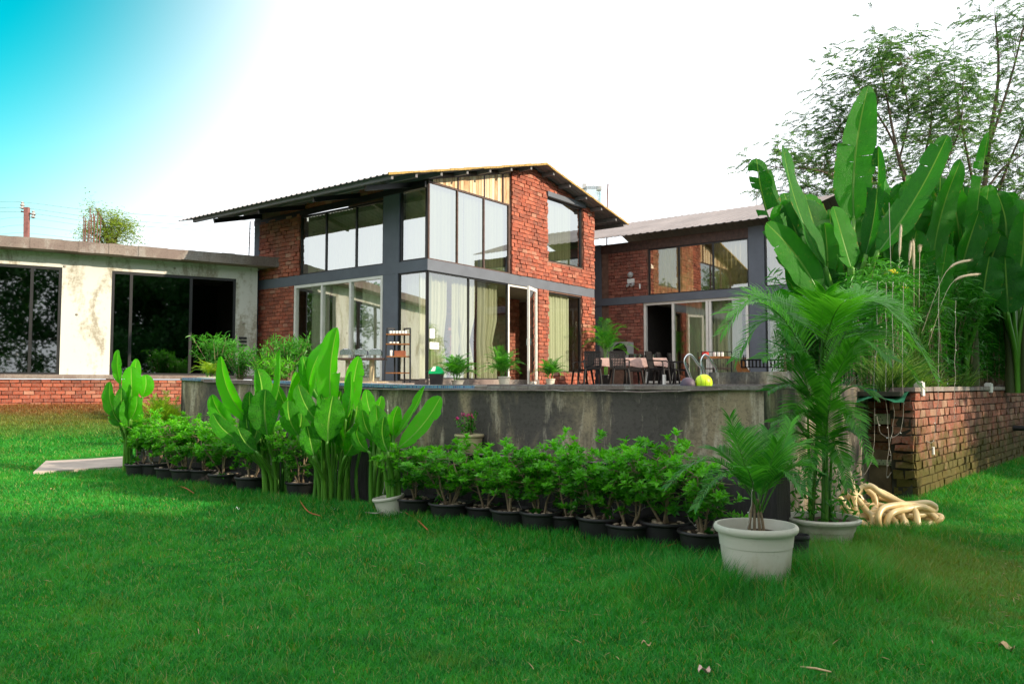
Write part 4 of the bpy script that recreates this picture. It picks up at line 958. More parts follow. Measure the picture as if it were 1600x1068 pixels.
clump('banana_plant', pA, [
 lf(392,660, 345,556, 36, YA, pA+V((-.10,0,0)), -.1, .10, (-.3,-1,.2), rn=.95),
 lf(402,650, 402,575, 42, YA, pA+V((-.08,.05,0)), .1, -.1, (.5,-1,.1), rn=.35),
 lf(425,640, 437,546, 34, YA, pA+V((.0,.05,0)), -.05, -.06, (-.6,-1,.2), rn=.6),
 lf(365,665, 331,616, 34, YA, pA+V((-.12,.02,0)), -.2, .1, (-.2,-1,.4), rn=.7),
 lf(385,690, 332,645, 36, YA, pA+V((-.10,-.05,0)), -.25, .12, (-.1,-1,.6), rn=.25),
 lf(418,680, 415,608, 52, YA, pA+V((.02,-.1,0)), -.3, .04, (.1,-1,.3), rn=.15, fold=.15),
 lf(440,668, 462,580, 34, YA, pA+V((.10,.02,0)), .15, -.1, (.4,-1,.2), rn=.7),
 lf(452,650, 432,600, 30, YA, pA+V((.12,0,0)), .2, 0, (0,-1,.3), rn=.3),
 lf(400,705, 372,668, 34, YA, pA+V((-.02,-.1,0)), -.3, .1, (0,-1,.5), rn=.1),
 lf(458,690, 470,640, 36, YA, pA+V((.14,0,0)), .0, -.1, (.3,-1,.3), rn=.2)],
 [[pA+V((dx, dy, 0)), pA+V((dx*1.2, dy, .4)), pA+V((dx*1.5, dy, .75))] for dx, dy in ((-.13,-.05), (-.06,.03), (-.02,-.08), (.08,0), (.14,.05), (.18,-.05), (.03,.1))],
 'bright green banana clump directly left of the tallest clump', fill=(9, 405, 45, 660, 722))
pB = hr(520, 6.0); YB = pB.y
clump('banana_plant', pB, [
 lf(519,648, 527,511, 52, YB, pB+V((.0,0,0)), -.05, .05, (-.15,-1,.15), rn=.95, fold=.22, tip=.42),
 lf(482,640, 512,532, 44, YB, pB+V((-.06,.05,0)), .15, .10, (-.3,-1,.2), rn=.9),
 lf(500,625, 473,556, 40, YB, pB+V((-.1,.05,0)), .2, .05, (.6,-1,.1), rn=.3),
 lf(553,640, 561,556, 36, YB, pB+V((.1,0,0)), -.1, .05, (.3,-1,.2), rn=.8, fold=.2),
 lf(540,655, 548,580, 34, YB, pB+V((.08,-.05,0)), -.2, -.05, (-.3,-1,.3), rn=.5),
 lf(500,662, 466,600, 36, YB, pB+V((-.1,-.05,0)), -.25, .08, (-.1,-1,.5), rn=.2),
 lf(512,690, 520,618, 50, YB, pB+V((0,-.1,0)), -.3, .03, (0,-1,.3), rn=.25, fold=.15),
 lf(466,680, 450,625, 40, YB, pB+V((-.15,0,0)), -.05, .1, (0,-1,.3), rn=.2),
 lf(556,690, 582,636, 38, YB, pB+V((.14,-.05,0)), -.15, -.1, (.1,-1,.5), rn=.35),
 lf(560,655, 596,618, 34, YB, pB+V((.15,0,0)), .1, -.2, (.2,-1,.7), rn=.6),
 lf(540,712, 560,664, 40, YB, pB+V((.08,-.08,0)), -.35, -.05, (.1,-1,.4), rn=.15),
 lf(490,712, 480,665, 38, YB, pB+V((-.06,-.1,0)), -.3, 0, (.1,-1,.4), rn=.1),
 lf(455,640, 496,560, 30, YB, pB+V((-.14,.08,0)), .3, .1, (.1,-1,.1), rn=.55)],
 [[pB+V((dx, dy, 0)), pB+V((dx*.9, dy, .4)), pB+V((dx*1.3, dy, .85))] for dx, dy in ((-.22,0), (-.16,.06), (-.10,-.04), (-.04,.04), (.04,-.05), (.12,0), (.18,.05), (.23,-.03), (.28,.02))],
 'tallest bright green banana clump, its broad leaf reaching well above the pool rim', fill=(13, 520, 55, 665, 735))
pC = hr(588, 6.02); YC = pC.y
clump('banana_plant', pC, [
 lf(588,690, 566,640, 34, YC, pC+V((-.03,0,0)), 0, .1, (-.1,-1,.3), rn=.25),
 lf(597,660, 622,640, 30, YC, pC+V((.02,.05,0)), .1, -.3, (0,-1,.8), rn=.8),
 lf(583,655, 572,608, 30, YC, pC+V((-.04,.04,0)), .15, .05, (.3,-1,.3), rn=.5),
 lf(600,700, 592,650, 38, YC, pC+V((.02,-.05,0)), -.2, 0, (0,-1,.3), rn=.1),
 lf(575,705, 556,672, 30, YC, pC+V((-.04,-.05,0)), -.2, .1, (0,-1,.6), rn=.2)],
 [[pC+V((dx, 0, 0)), pC+V((dx*1.2, .02, .4)), pC+V((dx*1.1, .02, .62))] for dx in (-.06, 0, .06)], 'short banana plant squeezed between the tallest clump and the white tilted pot', fill=(5, 590, 22, 685, 730))
pD = hr(611, 5.86); YD = pD.y
rD = thing('banana_plant', pD, 'banana plant with two long leaves pointing right in a tilted white pot', 'banana plant')
b = MB(); pot_mesh(b, .16, .2, taper=.72, ring=False); o = b.build('pot', MT['white_pot'], rD, smooth=True, loc=(0,0,0)); o.location = (0,0,.02); o.rotation_euler = (0, rad(-9), 0)
q0 = pD+V((.03, 0, .15))
clump('x', pD, [
 lf(622,700, 689,619, 44, YD, q0+V((.05,0,0)), -.05, -.06, (-.35,-1,.45), tears=2, rn=.85, fold=.25, tip=.3, cut=(1, .8, .8)),
 lf(612,688, 664,602, 30, YD, q0+V((.0,.05,0)), .15, -.05, (-.6,-1,.2), rn=.95, fold=.5),
 lf(600,690, 588,632, 36, YD, q0+V((-.04,0,0)), 0, .06, (.1,-1,.2), rn=.3, tears=1),
 lf(616,680, 622,634, 34, YD, q0+V((.0,.02,0)), .1, .1, (.2,-1,.2), rn=.5),
 lf(606,706, 600,650, 40, YD, q0+V((.0,-.05,0)), -.2, .1, (0,-1,.4), rn=.1)],
 [[q0+V((dx, 0, 0)), q0+V((dx*1.9, 0, .3)), q0+V((dx*3.4, 0, .58))] for dx in (-.05, -.02, .01, .05)], '', root=rD)
pZ = hr(199, 6.1, 735); YZ = pZ.y
clump('banana_plant', pZ, [
 lf(188,600, 184,546, 22, YZ, pZ, 0, .05, (-.2,-1,.2), rn=.9), lf(200,615, 213,560, 22, YZ, pZ, .05, -.05, (.2,-1,.2), rn=1.),
 lf(206,632, 205,572, 29, YZ, pZ, -.15, .0, (.1,-1,.2), rn=.8), lf(222,620, 227,585, 22, YZ, pZ, 0, -.1, (.3,-1,.3), rn=.9),
 lf(184,652, 172,596, 25, YZ, pZ, -.1, .1, (-.3,-1,.4), rn=.5), lf(196,660, 190,606, 27, YZ, pZ, -.2, .05, (0,-1,.3), rn=.25),
 lf(193,664, 176,640, 20, YZ, pZ, -.15, .1, (0,-1,.6), rn=.1), lf(204,655, 214,618, 20, YZ, pZ, -.2, -.1, (0,-1,.4), rn=.95)],
 [[pZ+V((dx, 0, 0)), pZ+V((dx, 0, .45)), pZ+V((dx*.6, 0, .95))] for dx in (-.05, 0, .05)], 'lone slender banana plant at the far left end of the potted row', fill=(3, 196, 14, 650, 675))
# ------------------------------------------------------------ big bananas in the planter
def big(base, leaves, label, stalks=2, group=None, fill=None):
    if fill:                                   # darker leaves deeper in the clump
        Rf = random.Random(int(base[0]*100)); n, cx, w, yb, yt = fill
        for k in range(n):
            x = cx+Rf.uniform(-w, w); x0 = lerp(cx, x, .45); y1 = Rf.uniform(yt, yt+90); y0 = y1+Rf.uniform(80, 130)
            leaves.append(lf(x0, min(y0, yb), x, y1, Rf.uniform(42, 62), base[1], base, Rf.uniform(.2, 1.1), Rf.uniform(-.08, .08), (Rf.uniform(-.4, .4), -1, Rf.uniform(0, .5)), tears=Rf.randint(1, 7), rn=Rf.uniform(0, .8), fold=.25))
    r = thing('banana_tree', base, label, 'banana plant', group)
    for i, L in enumerate(leaves):
        b = MB(); paddle(b, L['P'], L['w'], L['face'], L['fold'], L['tears'], L['torn'], L['seed'], 0, L['tip'], L.get('rn'), wave=.03, cut=L.get('cut'), rise=.26, te=.66)
        b.tube(spline(L['stalk'], 8), [lerp(.045, .024, k/8) for k in range(9)], 6, 1, .6); b.build('leaf', L.get('mats', [MT['banana'], MT['banana_stem']]), r, smooth='all')
    for k in range(stalks):
        a = k*2.2; b = MB(); p = V(base)+V((.11*cos(a), .11*sin(a), 0)); b.tube([p, p+V((.02, 0, .6)), p+V((.05*cos(a), .02, 1.3))], [.09, .075, .05], 9, 0, random.random()); b.build('trunk', MT['banana_trunk'], r, smooth='all')
    return r
q1 = at(1325, 600, 11.2); q1.z = E-.12; q2 = at(1415, 600, 11.6); q2.z = E-.12; q3 = at(1510, 600, 12.6); q3.z = E-.12; q4 = at(1590, 600, 13.0); q4.z = E-.12; q5 = at(1262, 600, 11.6); q5.z = E-.12
big(q1, [
 lf(1334,345, 1357,133, 54, 11.2, q1, 0, .04, (-.15,-1,.1), tears=5, rn=.55, fold=.12, tip=.62, seed=5, cut=None),
 lf(1290,420, 1223,228, 56, 11.2, q1, -.3, .05, (.5,-1,.1), tears=1, rn=.25, fold=.3, tip=.6),
 lf(1352,400, 1372,228, 34, 11.2, q1, -.2, -.04, (-.5,-1,.1), tears=5, rn=.0, fold=.5, torn=.15),
 lf(1372,395, 1481,211, 46, 11.2, q1, -.5, -.03, (-.4,-1,.5), tears=6, rn=.4, fold=.3, tip=.35),
 lf(1270,440, 1182,247, 60, 11.2, q1, -.1, .10, (.2,-1,.4), tears=14, torn=.32, rn=.1, fold=.1, tip=.4),
 lf(1278,455, 1197,348, 52, 11.2, q1, -.4, -.05, (0,-1,.3), tears=1, rn=.6, fold=.2),
 lf(1330,420, 1302,322, 42, 11.2, q1, -.5, .0, (.2,-1,.2), tears=2, rn=.7, fold=.3),
 lf(1345,450, 1312,345, 52, 11.2, q1, .5, .03, (0,-1,.2), rn=.35),
 lf(1300,470, 1262,372, 62, 11.2, q1, .3, .03, (.1,-1,.2), tears=3, rn=.05),
 lf(1280,480, 1235,410, 50, 11.2, q1, .0, .05, (0,-1,.3), tears=2, rn=.15),
 lf(1350,470, 1350,380, 60, 11.2, q1, .4, .0, (.1,-1,.2), tears=4, rn=.1),
 lf(1262,505, 1212,455, 46, 11.2, q1, -.2, .05, (0,-1,.6), tears=3, rn=.9), lf(1300,480, 1255,330, 44, 11.2, q1, .6, .05, (-.2,-1,.2), tears=2, rn=.4), lf(1315,500, 1290,420, 50, 11.2, q1, .1, 0, (.2,-1,.3), tears=5, rn=.0), lf(1340,510, 1325,430, 46, 11.2, q1, -.3, 0, (-.2,-1,.3), tears=4, rn=.15)], 'tallest banana plant behind the palms, one huge upright leaf against the sky', 3, fill=(24, 1295, 90, 500, 300))
big(q2, [
 lf(1400,440, 1410,300, 70, 11.6, q2, .5, .03, (.1,-1,.1), tears=3, rn=.3), lf(1455,440, 1502,249, 52, 11.6, q2, .2, .05, (.2,-1,.1), tears=2, rn=.5, fold=.25),
 lf(1430,430, 1445,300, 60, 11.6, q2, .6, .02, (0,-1,.15), tears=2, rn=.45), lf(1385,460, 1400,345, 50, 11.6, q2, -.1, 0, (.3,-1,.1), tears=4, rn=.1),
 lf(1420,465, 1432,360, 60, 11.6, q2, -.2, .02, (-.2,-1,.2), tears=2, rn=.35), lf(1465,465, 1480,380, 44, 11.6, q2, -.3, .0, (.2,-1,.2), tears=3, rn=.7),
 lf(1370,470, 1352,405, 44, 11.6, q2, -.4, .0, (.0,-1,.2), tears=2, rn=.2), lf(1440,480, 1458,415, 50, 11.6, q2, 0, .0, (.0,-1,.4), tears=3, rn=.05),
 lf(1445,400, 1425,290, 50, 11.6, q2, .8, .03, (.2,-1,.1), tears=2, rn=.3), lf(1395,500, 1382,420, 50, 11.6, q2, .2, 0, (.2,-1,.3), tears=4, rn=.05), lf(1470,420, 1460,310, 46, 11.6, q2, .7, .03, (-.2,-1,.2), tears=3, rn=.15)], 'broad leaved banana plant directly right of the tallest one, above the yellow bird feeder', 2, fill=(22, 1425, 60, 500, 265))
big(q3, [
 lf(1518,470, 1545,206, 34, 12.6, q3, 0, .02, (-.2,-1,.1), tears=9, torn=.42, rn=.6, fold=.2, seed=11, cut=(1, 0, .35)),
 lf(1495,450, 1530,330, 56, 12.6, q3, -.2, .02, (.2,-1,.1), tears=3, rn=.2), lf(1530,470, 1500,350, 44, 12.6, q3, .2, .02, (.2,-1,.1), tears=2, rn=.45),
 lf(1505,480, 1480,400, 50, 12.6, q3, -.3, .02, (0,-1,.3), tears=3, rn=.85), lf(1535,480, 1546,400, 50, 12.6, q3, -.3, .02, (0,-1,.3), tears=3, rn=.15)], 'ragged banana plant with one thin torn leaf spiking upward, third from the left', 2, fill=(20, 1515, 50, 500, 285))
big(q4, [
 lf(1562,470, 1537,316, 40, 13, q4, 0, .05, (.2,-1,.1), tears=2, rn=.5), lf(1583,460, 1552,308, 44, 13, q4, .4, .05, (.1,-1,.1), tears=1, rn=.7),
 lf(1583,470, 1600,330, 50, 13, q4, -.3, -.04, (-.2,-1,.1), tears=2, rn=.35), lf(1600,480, 1625,360, 55, 13, q4, 0, -.04, (-.2,-1,.1), tears=2, rn=.5),
 lf(1575,490, 1570,400, 50, 13, q4, -.4, .0, (0,-1,.3), tears=2, rn=.1), lf(1610,470, 1650,300, 50, 13, q4, .4, -.04, (0,-1,.3), tears=2, rn=.4)], 'banana plant at the right edge of the picture above the bamboo', 2, fill=(20, 1580, 50, 500, 300))
# ------------------------------------------------------------ palms
def palm(root, centre, stems, nf, L, h, seed, leaflet=.22, wid=.018, npair=24, mats=None, up0=1.0, spread=.9, sr=.014, part='fronds', rr=.006, droop=.35, each=False):
    R = random.Random(seed); mats = mats or [MT['palm_leaf'], MT['banana_stem']]; lv = MB(); sm = MB()
    for s in range(stems):
        a0 = R.uniform(0, 2*pi); p0 = V(centre)+V((cos(a0), sin(a0), 0))*.05*(stems > 1)*math.sqrt(stems)*.6; lean = V((cos(a0), sin(a0), 0))*.12*(stems > 1)
        hh = h*R.uniform(.7, 1.15); top = p0+V((0,0,hh))+lean*hh
        sm.tube([p0, p0.lerp(top, .5)+V((R.uniform(-.02,.02), 0, 0)), top], [sr, sr*.85, sr*.6], 6, 0, .4)
        for k in range(nf):
            a = a0+k*2.399+R.uniform(-.3, .3); el = lerp(1.35, .45, (k+.5)/nf)*up0+R.uniform(-.12, .12); LL = L*R.uniform(.75, 1.1)
            d = V((cos(a)*cos(el), sin(a)*cos(el), sin(el))); P = [top-V((0,0,hh*.12*k/nf))]; dd = d.copy()
            for j in range(5): P.append(P[-1]+dd*LL/5); dd = (dd+V((0,0,-.30*spread*(.6+j*.35)))).normalized()
            if each:
                b = MB(); frond(b, P, leaflet, npair, 0, seed*31+s*9+k, wid=wid, rr=rr, droop=droop, rn=R.uniform(0, .7)); b.build('frond', mats, root)
            else: frond(lv, P, leaflet, npair, 0, seed*31+s*9+k, wid=wid, rr=rr, droop=droop, rn=R.uniform(0, .7))
    if not each: lv.build('fronds', mats, root)
    sm.build('stems', MT['banana_stem'], root, smooth='all')
def potted(name, base, r, h, label, potmat, cat='potted palm', taper=.78, sz=None, ring=True, group=None):
    root = thing(name, base, label, cat, group); b = MB(); pot_mesh(b, r, h, taper=taper, ring=ring, lip=min(.045, h*.15)); b.build('pot', potmat, root, smooth=True, loc=(0,0,0))
    o = soil_disc(r*.9, h*.82, root, 3); o.location = (0,0,0); o.data.transform(Matrix.Translation(V(base))); return root
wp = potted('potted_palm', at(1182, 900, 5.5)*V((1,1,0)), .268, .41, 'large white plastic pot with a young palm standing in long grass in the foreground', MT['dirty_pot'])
wb = V(wp.location); Yw = wb.y
def fr_(x0, y0, x1, y1, sag, Y, dy=0, dy2=0):     # frond through two seen ends, arching
    a, c = at(x0, y0, Y+dy), at(x1, y1, Y+dy2); m_ = (a+c)/2+V((0,0,sag)); return [a, (a+m_)/2+V((0,0,sag*.28)), m_, (m_+c)/2+V((0,0,sag*.22)), c]
top_ = (1188, 800)
for k, (x, y, sag, d2, lfL) in enumerate(((1150,668,.12,.3,.22), (1262,700,.18,.2,.2), (1140,652,.0,-.1,.24), (1236,660,.0,.15,.22), (1215,690,.0,-.2,.2), (1042,760,.26,-.15,.15), (1282,738,.16,-.1,.18), (1105,700,.12,.3,.2), (1255,770,.2,-.35,.16), (1160,730,.1,-.5,.16), (1200,672,.02,.3,.2), (1085,795,.25,-.4,.13))):
    P = fr_(top_[0]+random.uniform(-6, 6), top_[1], x, y, sag, Yw, 0, d2); b = MB(); frond(b, P, lfL*1.1, 46, 0, 900+k, start=.24, wid=.0085, rr=.006, droop=.26, vee=.3, rn=(.7 if k in (1, 3) else .3)*random.uniform(.5, 1.1)); b.build('frond', [MT['palm_leaf'], MT['banana_stem']], wp)
b = MB()
for dx in (-.05, -.01, .03, .06): b.tube([wb+V((dx, 0, .3)), wb+V((dx*.8, 0, .42)), wb+V((dx*.3, 0, .58))], [.012, .010, .007], 6, 0, .3)
b.build('stems', MT['bark'], wp, smooth='all')
# bowl with the big clump
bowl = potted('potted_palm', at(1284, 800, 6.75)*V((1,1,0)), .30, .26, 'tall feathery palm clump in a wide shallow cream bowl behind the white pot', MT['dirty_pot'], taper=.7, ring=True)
bb = V(bowl.location); Yb = bb.y
for k, (x0, y0, x, y, sag, d2, lfL, rn) in enumerate((
 (1272,585,1138,488,.30,-.3,.30,.75), (1275,590,1150,560,.42,.2,.28,.5), (1285,560,1410,500,.30,-.3,.28,.8), (1278,580,1175,455,.10,.4,.28,.6), (1288,570,1425,540,.45,.5,.28,.6), (1284,560,1330,470,.15,-.6,.28,.9), (1280,600,1128,520,.50,.1,.26,.7), (1290,590,1462,590,.62,.0,.26,.8), (1285,640,1215,700,.22,-.5,.2,.4), (1290,650,1360,720,.25,-.5,.2,.5), (1280,680,1260,760,.12,-.5,.18,.2), (1290,690,1325,760,.14,-.4,.18,.3), (1275,700,1195,735,.20,-.5,.18,.6), (1290,540,1448,560,.42,-.1,.30,.7), (1290,560,1435,600,.35,.4,.28,.4),
 (1285,520,1345,452,.03,.3,.30,.8), (1280,520,1290,455,.0,-.3,.28,.6), (1278,530,1232,470,.05,.3,.28,.4), (1290,600,1390,560,.25,-.5,.26,.5), (1280,600,1190,560,.15,-.4,.24,.3),
 (1280,650,1200,610,.14,-.3,.24,.2), (1290,650,1370,620,.16,-.3,.22,.3), (1285,680,1240,640,.08,-.4,.22,.2), (1280,640,1330,540,.0,-.4,.25,.5), (1275,660,1250,560,.0,-.3,.25,.3),
 (1270,700,1205,660,.12,-.2,.2,.3), (1295,700,1345,680,.10,-.3,.2,.1), (1285,720,1300,600,.0,-.5,.22,.45), (1275,620,1225,520,.02,-.2,.26,.5), (1290,600,1365,510,.05,.1,.26,.7))):
    P = fr_(x0, y0, x, y, sag, Yb, 0, d2); b = MB(); frond(b, P, lfL*(1.0 if y > 600 else 1.2), 36, 0, 700+k, start=.16, wid=.015, rr=.007, droop=.24, vee=.25, fwd=.8, rn=rn, up=V((0,-.35,1))); b.build('frond', [MT['palm_leaf'], MT['banana_stem']], bowl)
b = MB()
for k, (x, y) in enumerate(((1270,560), (1285,520), (1290,600), (1280,650), (1275,700), (1292,550), (1300,700), (1262,640))):
    p = bb+V((.09*cos(k*2.2), .09*sin(k*2.2), .2)); c = at(x, y, Yb); b.tube([p, p.lerp(c, .5)+V((0,0,.0)), c], [.017, .014, .008], 7, 0, k/8)
b.build('stems', MT['banana_stem'], bowl, smooth='all')
# straggly undergrowth in the bowl
b = MB(); R = random.Random(4)
for k in range(420):
    p = bb+V((R.uniform(-.33, .33), R.uniform(-.25, .2), R.uniform(.22, .75))); d = rvec(R); oval(b, p, (d+V((0,0,.4))).normalized(), rvec(R), R.uniform(.04, .1), R.uniform(.012, .03), 0, R.random())
b.build('undergrowth', MT['bamboo_leaf'], bowl)
# small black pot between them
bp = thing('flower_pot', at(1247, 870, 6.05)*V((1,1,0)), 'small empty black pot in the grass right behind the white pot', 'pot'); b = MB(); pot_mesh(b, .085, .24, taper=.85, ring=False); b.build('pot_body', MT['black_plastic'], bp, smooth=True, loc=(0,0,0)); soil_disc(.075, .2, bp).data.transform(Matrix.Translation(V(bp.location)))
# terrace palms
for x, Y, r, h, stems, sc, lb in ((715,18.2,.15,.10,5,.62,'leafy palm in a low white pot in front of the curtained glass corner'), (788,19.6,.155,.20,5,.66,'palm in a white pot standing before the open white door'), (860,21.6,.13,.16,4,.52,'smallest white potted palm by the brick pier under the lower window')):
    p = at(x, 600, Y)*V((1,1,0))+V((0,0,TZ)); rt = potted('potted_palm', p, r, h, lb, MT['white_pot'], group='white potted palms along the terrace', ring=False)
    palm(rt, p+V((0,0,h*.8)), stems, 6, sc, .16, int(x), leaflet=.20, wid=.016, npair=18, droop=.4)
p = at(945, 590, 24.3)*V((1,1,0))+V((0,0,TZ)); rt = potted('potted_palm', p, .2, .3, 'tall palm in the shaded corner behind the dining table and the outdoor air unit', MT['black_plastic'], ring=False); palm(rt, p+V((0,0,.2)), 4, 6, .95, 1.0, 66, leaflet=.26, wid=.02, npair=18)
# yellow-green bushy palm at the left
p = at(258, 690, 12.3)*V((1,1,0)); p.z = .45; ye = thing('bushy_palm', p, 'small yellow green feathery palm beside the lone banana plant', 'palm'); palm(ye, p, 6, 7, .62, .16, 12, leaflet=.2, wid=.016, npair=18, mats=[MT['palm_yellow'], MT['banana_stem']], up0=1.1, spread=.6)
# ------------------------------------------------------------ bamboo and grasses on the planter
def narrow(mb, p, d, L, w, R, rn, m=0, droop=.5, seg=3):
    wd = d.cross(rvec(R)); wd = wd.normalized() if wd.length > .01 else V((1,0,0)); q = p; dd = d.copy(); rows = []
    for j in range(seg+1):
        ww = w*(.5, 1, .75, .05)[min(3, round(j*3/seg))]/2; rows.append([q-wd*ww, q+wd*ww]); q = q+dd*L/seg; dd = (dd+V((0,0,-droop/seg*1.6))).normalized()
    mb.grid(rows, m, None, rn)
def make_bamboo(seed, h=1.35, w=.8, nleaf=6000):
    R = random.Random(seed); r = thing('bamboo_bush', (0,0,0), '-', 'bush', 'dense bamboo bushes along the planter'); st = MB(); lf_ = MB()
    tw = []
    for k in range(46):
        a = R.uniform(0, 2*pi); q = w*.8*math.sqrt(R.random()); p = V((q*cos(a), q*sin(a)*.6, 0)); hh = h*R.uniform(.7, 1.08)*(1-.25*(q/w)**2); out = V((R.uniform(-.25, .25), R.uniform(-.3, .1), 0))
        P = [p, p+V((0,0,hh*.5))+out*.2, p+V((0,0,hh*.85))+out*.6, p+V((0,0,hh))+out*1.2]; st.tube(P, [.008, .006, .004, .002], 4, 0, .3, cap=False); C = spline(P, 10)
        for j in range(2, 11): tw.append(C[j])
    for i in range(nleaf):
        p = R.choice(tw)+rvec(R)*R.uniform(.02, .17); d = (rvec(R)*V((1,1,.5))+V((0,-.15,-.05))).normalized()
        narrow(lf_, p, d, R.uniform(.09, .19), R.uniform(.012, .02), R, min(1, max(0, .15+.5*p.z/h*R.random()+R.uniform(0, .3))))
    st.build('canes', MT['bark'], r); lf_.build('leaves', MT['bamboo_leaf'], r); return r
BB = [make_bamboo(300+k, (1.75, 1.65)[k]) for k in range(2)]; ub = set()
bl = ['bamboo bush nearest the niche corner, behind the dangling wires', 'bamboo bush with a few pale dry blades, second from the niche corner', 'dark bamboo bush on the planter, third from the niche corner', 'bamboo bush on the planter, fourth from the niche corner', 'bamboo bush over the drain pipe, fifth from the niche corner', 'bamboo bush near the right picture edge, sixth from the niche corner', 'bamboo bush on the planter, seventh from the niche corner', 'bamboo bush at the far end of the planter under the rightmost banana leaves', 'tall bamboo bush at the right picture edge, second farthest on the planter', 'farthest bamboo bush running out of the right picture edge']
for k, a in enumerate((0.75, 1.55, 2.45, 3.5, 4.7, 6.1, 7.7, 9.6, 11.3, 13.0)):
    p = fP.p(a, E-.12, -.62-.1*(k % 2)); place(BB[k % 2], (k % 2) in ub, p, math.atan2(fP.D.y, fP.D.x)+(pi if k in (2, 5) else 0)+.2*sin(k*3), .92+.075*k, bl[k]); ub.add(k % 2)
for k, (a, d) in enumerate(((2.2, -1.9), (4.2, -2.1), (6.4, -2.2), (9, -2.4), (12, -1.6), (14.5, -1.8))):
    place(BB[k % 2], True, fP.p(a, E-.12, d), k*1.9+.5, 1.15+.09*k, 'dark leafy bush in the back row of the planter among the banana trunks', 'dark leafy bushes in the back row of the planter')
for k, (x, Y, s) in enumerate(((1340, 12.5, 1.0), (1285, 12.7, .8), (1430, 13.2, 1.1), (1545, 14.5, 1.1))):
    p = at(x, 600, Y); p.z = E-.12; place(BB[k % 2], True, p, k*1.7, s, ('dark bush behind the trunks of the tallest banana plant', 'low dark bush at the left end of the planter behind the palm', 'dark bush in the shade between the two left banana plants', 'dark bush in the shade behind the two right banana plants')[k], 'dark bushes behind the banana plants')
def tuft(base, n, L, lab, seed, mat=None, lean=V((0,-.3,0)), w=.012, spread=.15, droop=.8, group=None, name='grass_tuft', cat='grass tuft'):
    R = random.Random(seed); b = MB()
    for _ in range(n):
        p = V(base)+V((R.uniform(-spread, spread), R.uniform(-spread, spread)*.6, 0)); d = (V((R.uniform(-.6, .6), R.uniform(-.6, .4), 1.1))+lean).normalized(); narrow(b, p, d, L*R.uniform(.6, 1.15), w, R, R.random(), droop=droop, seg=5)
    o = b.build(name, mat or MT['strap_leaf']); tag(o, lab, cat, group); return o
for k, (a, n, L, lb) in enumerate(((.12, 170, .75, 'tall arching grass tuft right at the niche corner of the planter'), (.75, 120, .6, 'grass tuft spilling over the planter cap beside the larger white box'), (1.7, 90, .5, 'shorter grass tuft on the planter cap between the two white boxes'), (3.2, 90, .5, 'grass tuft hanging over the planter wall past the smaller white box'))):
    tuft(fP.p(a, E-.13, -.22), n, L, lb, 50+k, group='grass tufts along the planter cap')
tuft(fN.p(.45, E-.1, -.45), 140, .7, 'dry yellowish grass tuft over the niche roof behind the palm', 59, group='grass tufts along the planter cap')
# fountain grass with plumes
fg = thing('fountain_grass', at(1405, 560, 10.6), 'fountain grass with pale fluffy plumes in front of the big banana plants', 'grass')
b = MB(); R = random.Random(8); p0 = at(1410, 575, 10.6)
for _ in range(150): narrow(b, p0+V((R.uniform(-.25, .25), R.uniform(-.15, .15), -.1)), V((R.uniform(-.4, .4), R.uniform(-.4, .3), 1.2)).normalized(), R.uniform(.8, 1.3), .007, R, R.random()*.7, droop=.5, seg=5)
b.build('blades', MT['strap_leaf'], fg)
for (xs, ys) in (((1404, 1405, 1408), (500, 410, 352)), ((1428, 1428, 1427), (500, 430, 375)), ((1412, 1420, 1424), (500, 415, 378)), ((1440, 1478, 1517), (520, 425, 406)), ((1450, 1485, 1530), (540, 445, 428)), ((1436, 1437, 1438), (480, 400, 385))):
    P = spline([at(x, y, 10.5) for x, y in zip(xs, ys)], 14); bb_ = MB(); bb_.tube(P[:9], .0035, 4, 0, 0)
    q = P[8:]; bb_.tube(q, [.006]+[.016]*(len(q)-2)+[.004], 7, 0, .5)
    for i in range(240):
        k_ = R.uniform(8, 14); c = P[min(13, int(k_))].lerp(P[min(14, int(k_)+1)], k_ % 1); d = ((P[14]-P[8]).normalized()*1.0+rvec(R)*1.0).normalized(); w = rvec(R).cross(d).normalized()*.0012; bb_.face([c-w, c+w, c+d*.042], 0, None, R.random())
    bb_.build('plume', MT['plume'], fg)
# bird feeder
fd = thing('bird_feeder', at(1395, 500, 10.3), 'yellow hanging bird feeder with round tray among the banana leaves', 'bird feeder')
c = at(1394, 452, 10.3); b = MB(); b.lathe([(.001, -.03), (.09, -.03), (.185, .0), (.19, .02), (.17, .02), (.08, -.01), (.001, -.01)], c, 24); b.build('tray', MT['yellow_plastic'], fd, smooth=True)
c2 = at(1392, 424, 10.3); b = MB(); b.lathe([(.001, .03), (.04, .03), (.085, .0), (.085, -.03), (.02, -.035), (.001, -.035)], c2, 20); b.build('cap', MT['yellow_plastic'], fd, smooth=True)
b = MB(); b.tube([c-V((0,0,.02)), c2-V((0,0,.03))], .028, 10); b.build('tube', MT['clear'], fd); b = MB(); b.tube([c2, c2+V((0,0,.9))], .004, 4); b.build('cord', MT['light_wire'], fd)
